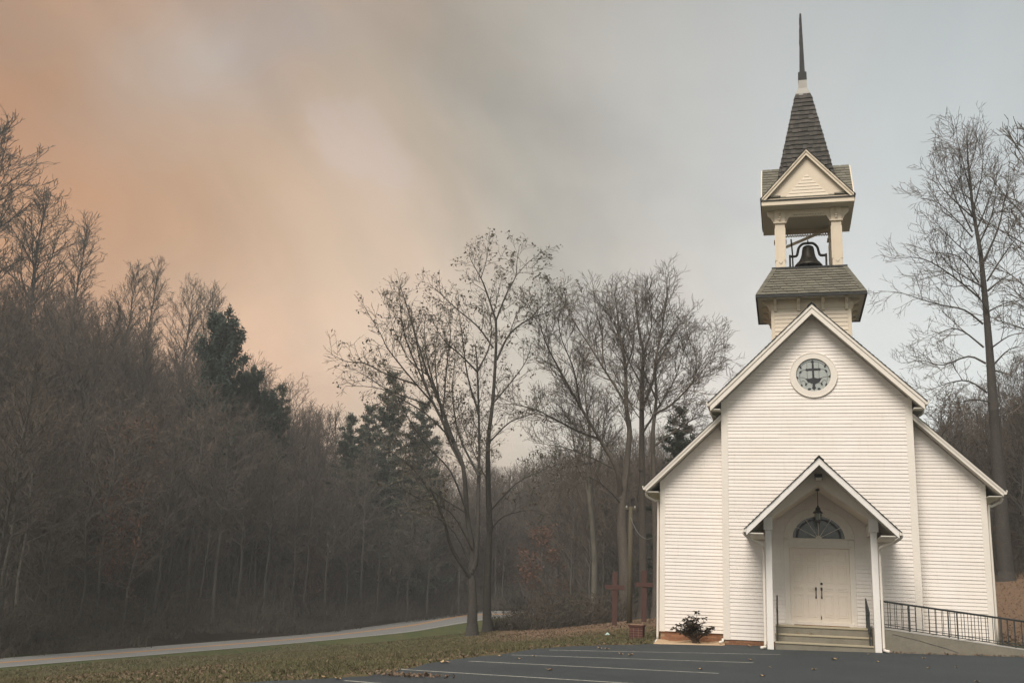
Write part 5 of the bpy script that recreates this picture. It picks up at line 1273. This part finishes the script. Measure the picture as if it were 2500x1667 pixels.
# --- evergreens
def pine(seed, H, w, dense, droop=-.05, m='needles', flat=.5, pw=.72, big=1.0):
    t = Tree(seed); rng = t.rng; t.limb([(0, 0, -.5), (0, 0, 0), (.1, 0, H*.5), (.0, .1, H)], H*.013, .02, 0)
    z = H*.12
    while z < H*.98:
        f = z/H; L = w/2*(1-f)**pw*rng.uniform(.75, 1.1)+.25
        nb = rng.randint(4, 6)
        a0 = rng.uniform(0, 6)
        for b in range(nb):
            az = a0+b*2*math.pi/nb+rng.uniform(-.3, .3); el = rng.uniform(-.1, .3)+.5*f
            d = (math.cos(az)*math.cos(el), math.sin(az)*math.cos(el), math.sin(el)); ll = L*rng.uniform(.6, 1.1)
            q = t.path((0, 0, z+rng.uniform(-.2, .2)), d, ll, 5, .07, droop); t.limb(q, max(.015, ll*.012), .008, 1)
            for k in range(int(ll*dense)):
                u = rng.random()**.6*4.99; i = int(u); fr = u-i; c = [q[i][j]+(q[i+1][j]-q[i][j])*fr for j in range(3)]
                for n_ in range(7):
                    o = [c[0]+rng.gauss(0, .16), c[1]+rng.gauss(0, .16), c[2]+rng.gauss(.03, .16*flat)]
                    v = [rng.gauss(0, 1), rng.gauss(0, 1), rng.gauss(.3, .6)]; mm = math.sqrt(sum(x*x for x in v)); sz_ = rng.uniform(.12, .26)*big; v = [x/mm*sz_ for x in v]
                    s_v = (rng.uniform(-.05, .05)*big, rng.uniform(-.05, .05)*big, rng.uniform(-.03, .03)*big)
                    t.leaf.tri([o[j]-s_v[j] for j in range(3)], [o[j]+s_v[j] for j in range(3)], [o[j]+v[j] for j in range(3)])
        z += rng.uniform(.35, .7)*H/18
    return t
p = at(962, 905, 124); g = gz(p[0], p[1]); t = pine(61, 17, 8.5, 14, -.04, 'needles', .5, .6, 1.5); o = finish(t, 'pine_tree', (0, 0, 0), 'dark pine behind the leaning maple beside the road', 'tree', None, 'dark_bark', 'twig_dark', 'needles'); pine0 = o
o.location = (p[0], p[1], g-.2); s = (p[2]-g)/17; o.scale = (s*.72, s*.72, s)
for px, py, d, lab, w_ in ((905, 985, 126, 'smaller dark pine at the left of the leaning maple', .7), (1660, 985, 74, 'dark pine showing above the left aisle roof of the church', .9), (690, 935, 106, 'thin dark pine on the slope below the dense evergreen', .6), (1035, 975, 128, 'dark pine half hidden among the maple stems', .8), (2470, 1130, 70, 'dark pine low in the thicket at the right edge', .9), (860, 1010, 118, 'low dark pine where the wooded slope meets the lawn trees', .8)):
    p = at(px, py, d); g = gz(p[0], p[1]); s = (p[2]-g)/17; copy_tree(pine0, (p[0], p[1], g-.2), s*w_, rw_.uniform(0, 6), lab, None, s)
p = at(552, 772, 98); g = gz(p[0], p[1]); t = pine(62, 16, 8.5, 15, .03, 'cedar', 1.0, .30, 1.7); o = finish(t, 'evergreen_tree', (0, 0, 0), 'dense dark evergreen standing out on the wooded left slope', 'tree', None, 'dark_bark', 'twig_dark', 'cedar'); ever = o
o.location = (p[0], p[1], g-.2); s = (p[2]-g)/16; o.scale = (s*.70, s*.70, s)
for px, py, d, lab in ((618, 905, 104, 'dark evergreen downhill of the dense one on the slope'), (655, 960, 104, 'low evergreen lowest of the three on the slope')):
    p = at(px, py, d); g = gz(p[0], p[1]); s = (p[2]-g)/16; copy_tree(ever, (p[0], p[1], g-.2), s*.6, rw_.uniform(0, 6), lab, None, s)
# --- rust coloured saplings
t = poplar(70, 8, 4.2, .15, dict(CFG_T, n=22), r=.06); t.leaves(900, .11, .22); rust = finish(t, 'rusty_sapling', (0, 0, 0), 'x', 'tree', None, 'hill_bark', 'hill_twig', 'rust_leaf')
RS = [(330, 985, 82, 'rust-leaved sapling high on the left slope', 1), (300, 1190, 74, 'dull orange sapling low on the left slope', .8), (770, 1340, 104, 'brightest orange sapling near the road, lowest of the rusty ones', 1.1), (690, 1130, 108, 'reddish sapling below the evergreens', 1.0), (820, 1400, 112, 'small orange shrub-like sapling by the road bend', .7), (1200, 1245, 140, 'red-leaved sapling glimpsed between the maple trunks', 1.3),
      (1290, 1380, 136, 'dull red sapling behind the brush left of the crosses', 1.1), (250, 1060, 84, 'faint rust sapling left of the orange one on the slope', .7), (660, 1050, 112, 'rust sapling just under the dense evergreen', .8), (1330, 1300, 96, 'reddish leafy sapling among the pale trunks', 1.2), (2455, 1290, 62, 'brownish leafy sapling behind the tulip tree trunk', 1.2), (1240, 1330, 137, 'russet sapling right of the maple trunks', 1.1)]
for i, (px, py, d, lab, w_) in enumerate(RS):
    p = at(px, py, d); g = gz(p[0], p[1]); h = max(2.5, min(p[2]-g, 9)); zb = p[2]-h if p[2]-g > 9 else g-.1
    zb = g-.1; h = max(2.5, min(p[2]-g, 12)); s = h/8
    if i == 0: rust.location = (p[0], p[1], zb); rust.scale = (s*w_, s*w_, s); rust['label'] = lab
    else: copy_tree(rust, (p[0], p[1], zb), s*w_, rw_.uniform(0, 6), lab, None, s)

# ------------------------------------------------------------------ undergrowth (a mass nobody could count)
def brush_patch(mb, x, y, z, r, h, n, rng):
    for k in range(n):
        a = rng.uniform(0, 6.28); q = r*math.sqrt(rng.random()); p = (x+q*math.cos(a), y+q*math.sin(a), z-.1)
        L = h*rng.uniform(.4, 1.1); d = (rng.gauss(0, .3), rng.gauss(0, .3), 1); pts = [p]
        for s in range(3):
            d = (d[0]+rng.gauss(0, .22), d[1]+rng.gauss(0, .22), d[2]); p = (p[0]+d[0]*L/3, p[1]+d[1]*L/3, p[2]+d[2]*L/3); pts.append(p)
        fast_tube(mb, pts, [.02, .016, .012, .008], 3)
        for j in range(3):
            c = pts[rng.randint(1, 3)]; e = (c[0]+rng.gauss(0, L*.2), c[1]+rng.gauss(0, L*.2), c[2]+rng.uniform(0, L*.3)); fast_tube(mb, [c, e], [.011, .007], 3)
        for j in range(2):
            c = pts[rng.randint(1, 3)]; u = (rng.gauss(0, .04), rng.gauss(0, .04), rng.gauss(0, .035)); w = (rng.gauss(0, .03), rng.gauss(0, .03), rng.gauss(0, .03))
            mb.quad((c[0]-u[0], c[1]-u[1], c[2]-u[2]), (c[0]+w[0], c[1]+w[1], c[2]+w[2]), (c[0]+u[0], c[1]+u[1], c[2]+u[2]), (c[0]-w[0], c[1]-w[1], c[2]-w[2]))
def undergrowth():
    rng = random.Random(31); mb = MB()
    P = []
    for i in range(520):
        px = rng.uniform(-250, 1620); bd = float(np.interp(px, [-300, 0, 350, 700, 1000, 1150, 1310, 1345, 1500, 1660], [50, 57, 73, 90, 118, 127, 129, 92, 78, 74]))
        d = bd+30*rng.random()**1.6; p = at(px, 1300, d); P.append((p[0], p[1], 2.0 if d < bd+5 else 3.6))
    for i in range(420):
        k = rng.randint(2, len(FARS)-10); f = rng.random(); a_, b_ = FARS[k], NEARS[k]; w_ = a_+(a_-b_)/np.linalg.norm((a_-b_)[:2])*(.9+5.5*rng.random())+(FARS[k+1]-FARS[k])*f; P.append((w_[0], w_[1], rng.uniform(.35, .9)))
    for i in range(70):
        p = at(rng.uniform(2230, 2560), 1300, rng.uniform(57, 85)); P.append((p[0], p[1], 3.4))
    Z = ground_z([q[0] for q in P], [q[1] for q in P])
    for (x, y, h), z in zip(P, Z): brush_patch(mb, x, y, z, 2.2 if h > 1 else 1.3, h, 22 if h > 1 else 26, rng)
    o = mb.build('undergrowth', 'brush'); tag(o, 'tangled brown undergrowth filling the foot of the woods', 'undergrowth', None, 'stuff')
undergrowth()
# brush and shrubs at the edge of the lawn
SH = [(1262, 1548, 57, .75, 1.5, 'reddish brown brush clump right of the maple trunks'), (1312, 1546, 56, 1.0, 1.8, 'middle brown brush clump along the edge of the lawn'), (1345, 1543, 57, 1.5, 2.4, 'dark brush clump left of the crosses, taller than its neighbours'), (1405, 1537, 58, 1.6, 2.4, 'dark brush clump nearest the crosses'), (1455, 1530, 60, 1.9, 2.2, 'dark brush behind the left cross')]
for i, (px, py, d, h, r, lab) in enumerate(SH):
    p = at(px, py, d); g = gz(p[0], p[1]); mb = MB(); brush_patch(mb, 0, 0, 0, r, h*.9, 330, random.Random(90+i))
    o = mb.build('brush_clump', 'brush'); o.location = (p[0], p[1], g); tag(o, lab, 'shrub', 'brush clumps at the edge of the lawn')

# ------------------------------------------------------------------ crosses, pole, wire
def cross(px, py, top, arm, x0, x1, d, label):
    b = at(px, py, d); g = gz(b[0], b[1]); r = empty('wooden_cross', (b[0], b[1], g), label, 'cross', 'wooden crosses beside the church'); H = at(px, top, d)[2]-g; za = at(px, arm, d)[2]-g
    w = (x1-x0)/2/FPX*d; MB().box(-.115, .115, -.09, .09, -.4, H).build('upright', 'cross_wood', r, bevel=.012); MB().box(-w, w, -.115, -.092, za-.10, za+.10).build('cross_arm', 'cross_wood', r, bevel=.008)
    r.rotation_euler = (0, 0, YAW*.6); return r
cross(1500, 1526, 1396, 1433, 1476, 1522, 48, 'rust-red wooden cross standing left of the utility pole')
cross(1572, 1519, 1392, 1427, 1550, 1592, 49, 'rust-red wooden cross between the utility pole and the church')
b = at(1537, 1518, 50); g = gz(b[0], b[1]); pole = empty('utility_pole', (b[0], b[1], g), 'weathered utility pole between the two crosses', 'pole'); ph = at(1530, 1236, 50)[2]-g
MB().tube([(0, 0, -.5), (0, 0, ph*.5), (0, 0, ph)], [.135, .115, .09], 12).build('shaft', 'pole_wood', pole, smooth=True)
MB().box(-.28, .28, -.05, .05, ph-.14, ph-.06).build('crossarm', 'pole_wood', pole)
for s in (-.2, .2): MB().lathe([(.0, .0), (.035, 0), (.045, .05), (.03, .1), (0, .11)], (s, 0, ph-.06), 10).build('insulator', 'pale_concrete', pole)
a = Vector((b[0], b[1], g+ph-.5)); e = Vector((-4.53, .55, aty(1605, 1302, .55)[2])); pts = [tuple(a.lerp(e, k/16)-Vector((0, 0, 1.0*4*(k/16)*(1-k/16)*.5))) for k in range(17)]
tag(MB().tube(pts, .012, 4).build('service_wire', 'wire'), 'thin service wire sagging from the utility pole to the church', 'wire')

# ------------------------------------------------------------------ brick planter, litter, sand bed, shrub
pb = Vector((-5.42, 2.4, gz(-5.42, 2.4))); planter = empty('brick_planter', pb, 'dark red brick planter with overhanging rim beside the downspout', 'planter')
def course(z, hw, hd, off, m='planter_brick'):
    n = 3; w = 2*hw/n
    for k in range(n): MB().box(-hw+k*w+.006, -hw+(k+1)*w-.006, -hd, -hd+.1, z+.005, z+.07).build('brick', m, planter, bevel=.004)
    for s in (-1, 1): MB().box(s*hw-(.1 if s > 0 else 0), s*hw+(0 if s > 0 else .1), -hd+.104, hd, z+.005, z+.07).build('brick', m, planter, bevel=.004)
MB().box(-.20, .20, -.20, .22, -.1, .34).build('core', 'mortar', planter)
for c in range(5): course(-.03+c*.074, .215-.0*c, .215, c % 2)
MB().hexa([(-.225, -.225, .34), (.225, -.225, .34), (.225, .225, .34), (-.225, .225, .34), (-.25, -.25, .42), (.25, -.25, .42), (.25, .25, .42), (-.25, .25, .42)]).build('rim', 'planter_brick', planter, bevel=.01)
MB().box(-.20, .20, -.20, .20, .36, .424).build('soil', 'mortar', planter)
p = aty(1400+590*.1403, 1380+1160*.1403, 7.0); g = gz(p[0], p[1]); mb = MB(); rr = random.Random(4)
mb.v = [(-.12, -.05, .01), (.02, -.08, .03), (.13, -.02, .02), (.10, .07, .05), (-.02, .09, .09), (-.10, .05, .03), (.0, 0, .15)]; mb.f = [(0, 1, 6), (1, 2, 6), (2, 3, 6), (3, 4, 6), (4, 5, 6), (5, 0, 6)]
o = mb.build('paper_scrap', 'paper'); o.location = (p[0], p[1], g+.02); o.scale = (.8, .8, .7); tag(o, 'crumpled pale scrap of paper lying on the leaf-strewn bank', 'paper')
def sand_bed():
    mb = MB(); rng = random.Random(8); n = 40; m_ = 6
    for i in range(n+1):
        x = -4.55+1.95*i/n
        for j in range(m_+1):
            f = j/m_; yf = -.62-.06*math.sin(i*.7)+rng.uniform(-.02, .02) if x < -2.72 else -.35
            y = yf+(AS+.02-yf)*f; h = .010+.035*f**1.5*(1+.6*math.sin(i*.35+1))*(.5+.5*min(1, (-2.6-x)/.3) if x > -2.9 else 1)+rng.uniform(-.008, .008); mb.v.append((x, y, lot_z(x, y)+h*(0 if j == 0 else 1)-(.05 if j == 0 else 0)))
    for i in range(n):
        for j in range(m_): a = i*(m_+1)+j; mb.f.append((a, a+m_+1, a+m_+2, a+1))
    tag(mb.build('sand_bed', 'sand', smooth=True), kind='structure')
sand_bed()
def rhodo():
    rng = random.Random(15); root = empty('rhododendron', (-3.42, -.12, lot_z(-3.42, -.12)+.03), 'dark leggy evergreen shrub against the left aisle wall of the church', 'shrub'); st = MB(); lf = MB()
    for k in range(44):
        az = rng.uniform(0, 6.28); sp = rng.uniform(.1, 1); tipx = math.cos(az)*.50*sp-.03; tipy = math.sin(az)*.30*sp; tz = rng.uniform(.22, .50)+.22*(1-sp)*rng.random()
        if k < 7: tipx, tipy, tz = ((-.60, 0, .36), (-.45, -.05, .47), (-.27, 0, .62), (-.12, .03, .70), (.05, 0, .82), (.25, 0, .66), (.48, -.05, .44))[k]
        P = [(0+rng.gauss(0, .05), rng.gauss(0, .04), 0), (tipx*.35, tipy*.4, tz*.4), (tipx*.8, tipy*.8, tz*.8), (tipx, tipy, tz)]; fast_tube(st, P, [.013, .011, .008, .006], 5)
        for c in ([P[3]]*2+[P[2]]):
            n = rng.randint(5, 8); a0 = rng.uniform(0, 6)
            for q in range(n):
                a = a0+q*6.28/n; el = rng.uniform(-.5, .6); L = rng.uniform(.09, .15); d = Vector((math.cos(a)*math.cos(el), math.sin(a)*math.cos(el), math.sin(el))); w = Vector((-math.sin(a), math.cos(a), 0))*.026; b_ = Vector(c)+Vector((rng.gauss(0, .012),)*3); up = Vector((0, 0, .012))
                i = len(lf.v); lf.v += [tuple(b_), tuple(b_+d*L*.5+w+up), tuple(b_+d*L-up*2), tuple(b_+d*L*.5-w+up), tuple(b_+d*L*.5-up)]; lf.f += [(i, i+1, i+4), (i+1, i+2, i+4), (i+2, i+3, i+4), (i+3, i, i+4)]
    st.build('stems', 'shrub_stem', root); lf.build('foliage', 'shrub_leaf', root)
rhodo()
# concrete walk beyond the ramp
wk = MB()
for k in range(12):
    x = 6.95+k*.8; wk.quad((x, -1.55, .045+.01*k), (x+.78, -1.55, .045+.01*(k+1)), (x+.78, 3.2, .30+.01*(k+1)), (x, 3.2, .30+.01*k))
tag(wk.build('walkway', 'pale_concrete'), kind='structure')

# ------------------------------------------------------------------ grass, leaf litter, single leaves
def scatter(n, seed, px0, px1, d0, d1):
    rng = np.random.default_rng(seed); px = rng.uniform(px0, px1, n); d = d0+(d1-d0)*rng.random(n)**1.25
    l = (px-1250)/FPX*d; x = CAM[0]+FH[0]*d+RGT[0]*l; y = CAM[1]+FH[1]*d+RGT[1]*l
    return x, y
def grass():
    x, y = scatter(200000, 3, -120, 1640, 16, 78); d, l = cam_xy(x, y); lit, wd = zones(x, y)
    rl = road_lat(d); ok = ~inside(x, y, LOT) & (l > rl+3.6) & (wd < .3) & ~((np.abs(x) < 4.6) & (y > -.7) & (y < 14)) & (np.random.default_rng(1).random(len(x)) > lit*1.05)
    x, y = x[ok], y[ok]; z = ground_z(x, y); d = d[ok]; rng = np.random.default_rng(2); n = len(x)
    h = rng.uniform(.03, .085, n); a = rng.uniform(0, 6.28, n); w = .006+.00035*d; lean = rng.normal(0, .05, (n, 2))
    V = np.empty((n, 3, 3)); ca, sa = np.cos(a)*w, np.sin(a)*w
    V[:, 0] = np.stack([x-ca, y-sa, z-.01], 1); V[:, 1] = np.stack([x+ca, y+sa, z-.01], 1); V[:, 2] = np.stack([x+lean[:, 0], y+lean[:, 1], z+h], 1)
    me = bpy.data.meshes.new('grass'); me.from_pydata(V.reshape(-1, 3).tolist(), [], np.arange(3*n).reshape(-1, 3).tolist()); me.materials.append(M['grass_blade'])
    tag(meshobj('grass', me), 'short rough grass of the lawn between parking lot and road', 'grass', None, 'stuff')
grass()
def litter():
    x, y = scatter(130000, 9, -120, 1660, 15, 72); d, l = cam_xy(x, y); lit, wd = zones(x, y); rng = np.random.default_rng(4)
    rl = road_lat(d); ok = ~inside(x, y, LOT) & (l > rl+3.4) & (wd < .4) & ~((np.abs(x) < 4.7) & (y > -.6) & (y < 14)) & (rng.random(len(x)) < np.clip(lit*1.15+.06, 0, 1)*np.where(d > 36, 1.6, .9)*np.clip(d/30, .4, 1)*np.clip(.55+.5*np.sin(x*.9+1.3*np.sin(y*.45))+.5*np.sin(y*1.1+x*.35)+.35*np.sin(x*2.3-y*1.7), .12, 1.3))
    x, y = x[ok], y[ok]
    # the same leaves on the bank right of the church and at the foot of the ramp
    x2, y2 = scatter(5000, 10, 2400, 2600, 31, 56); k = ~inside(x2, y2, LOT) & (x2 > 5.1); x = np.concatenate([x, x2[k]]); y = np.concatenate([y, y2[k]])
    z = ground_z(x, y); x3 = rng.uniform(1.5, 7, 260); y3 = -1.60-np.abs(rng.normal(0, .06, 260)); x = np.concatenate([x, x3]); y = np.concatenate([y, y3]); z = np.concatenate([z, lot_z(x3, y3)])
    x4 = rng.normal(-7.35, .35, 260); y4 = rng.normal(-12.7, .16, 260); x = np.concatenate([x, x4]); y = np.concatenate([y, y4]); z = np.concatenate([z, lot_z(x4, y4)])
    n = len(x); a = rng.uniform(0, 6.28, n); s = rng.uniform(.014, .042, n); ti = rng.normal(0, .45, (n, 2)); V = np.empty((n, 4, 3))
    for q, (u, v) in enumerate(((-1, 0), (0, -.65), (1, 0), (0, .65))):
        dx = (u*np.cos(a)-v*np.sin(a))*s; dy = (u*np.sin(a)+v*np.cos(a))*s; V[:, q] = np.stack([x+dx, y+dy, z+.012+rng.uniform(0, .03, n)+dx*ti[:, 0]+dy*ti[:, 1]], 1)
    me = bpy.data.meshes.new('fallen_leaves'); me.from_pydata(V.reshape(-1, 3).tolist(), [], np.arange(4*n).reshape(-1, 4).tolist()); me.materials.append(M['leaf_litter'])
    tag(meshobj('leaf_litter', me), 'brown fallen leaves drifted over the lawn and the asphalt edge', 'leaves', None, 'stuff')
litter()
def lone_leaves():
    def lz(px, py):
        v = ray(px, py); b_, c = .02, .016; t = (.03+b_*CAM[0]+c*CAM[1]-CAM[2])/(v[2]-b_*v[0]-c*v[1]); return CAM+v*t
    S = [(2040, 1611, 1.5, 'largest pale yellow leaf on the asphalt before the steps'), (2145, 1616, .9, None), (1988, 1635, .9, None), (2256, 1607, .8, None), (2266, 1631, .8, None), (2335, 1629, .7, None), (2386, 1665, 1, None), (1830, 1578, 1.3, 'pale leaf on the asphalt by the church foundation'), (1832, 1611, .9, None), (1860, 1651, 1, None), (1708, 1634, 1, None), (1540, 1599, 1.2, None), (1516, 1597, 1, None), (1464, 1583, 1.1, None), (1482, 1585, 1.2, None),
         (1268, 1609, .9, None), (1220, 1602, 1, None), (1340, 1636, 1.1, 'reddish leaf between two stall lines'), (1304, 1602, .8, None), (1080, 1618, 1.4, 'left of two large leaves by the asphalt edge'), (1094, 1618, 1.2, 'right of two large leaves by the asphalt edge'), (790, 1655, 1.2, None), (824, 1658, 1, None), (1880, 1629, .6, None), (2178, 1591, 1, None), (2120, 1597, .6, None), (1576, 1571, 1.3, None)]
    rng = random.Random(2)
    base = MB(); base.v = [(-.075, 0, .012), (-.03, -.045, .03), (.02, -.05, .016), (.03, -.015, .026), (.08, 0, .045), (.03, .02, .024), (.02, .05, .018), (-.03, .04, .032), (0, 0, .006)]; base.f = [(i, (i+1) % 8, 8) for i in range(8)]; me = base.mesh('fallen_leaf', 'pale_leaf')
    for px, py, s, lab in S:
        p = lz(px, py); o = meshobj('fallen_leaf', me, None, (p[0], p[1], lot_z(p[0], p[1])+.004)); o.rotation_euler = (0, 0, rng.uniform(0, 6.28)); o.scale = (s, s, s)
        tag(o, lab or 'small dry brown leaf lying alone on the asphalt', 'leaf', 'single leaves fallen on the asphalt')
    for k, (x, y, z) in enumerate(((-.62, -1.1, .387), (-.33, -1.06, .387), (-.27, -1.12, .387))):
        o = meshobj('fallen_leaf', me, None, (x, y, z)); o.rotation_euler = (0, 0, k*2.1); tag(o, 'dry brown leaf lying on the middle step of the church', 'leaf', 'leaves on the church steps')
lone_leaves()

# ------------------------------------------------------------------ thin haze volume, added to lift the dark tones
hz = MB().box(-760, 760, -560, 960, -30, 60).build('haze', None); hm = bpy.data.materials.new('haze'); hm.use_nodes = True; hn = hm.node_tree.nodes; hn.clear()
ho = hn.new('ShaderNodeOutputMaterial'); hv = hn.new('ShaderNodeVolumePrincipled'); hv.inputs['Color'].default_value = (.91, .92, .91, 1); hv.inputs['Density'].default_value = .00085; hm.node_tree.links.new(hv.outputs[0], ho.inputs['Volume'])
hz.data.materials.append(hm); tag(hz, 'thin haze over the whole valley, added to lift the dark tones', 'haze', None, 'stuff')
sc.cycles.volume_bounces = 0; sc.cycles.volume_step_rate = 10; sc.cycles.volume_max_steps = 64
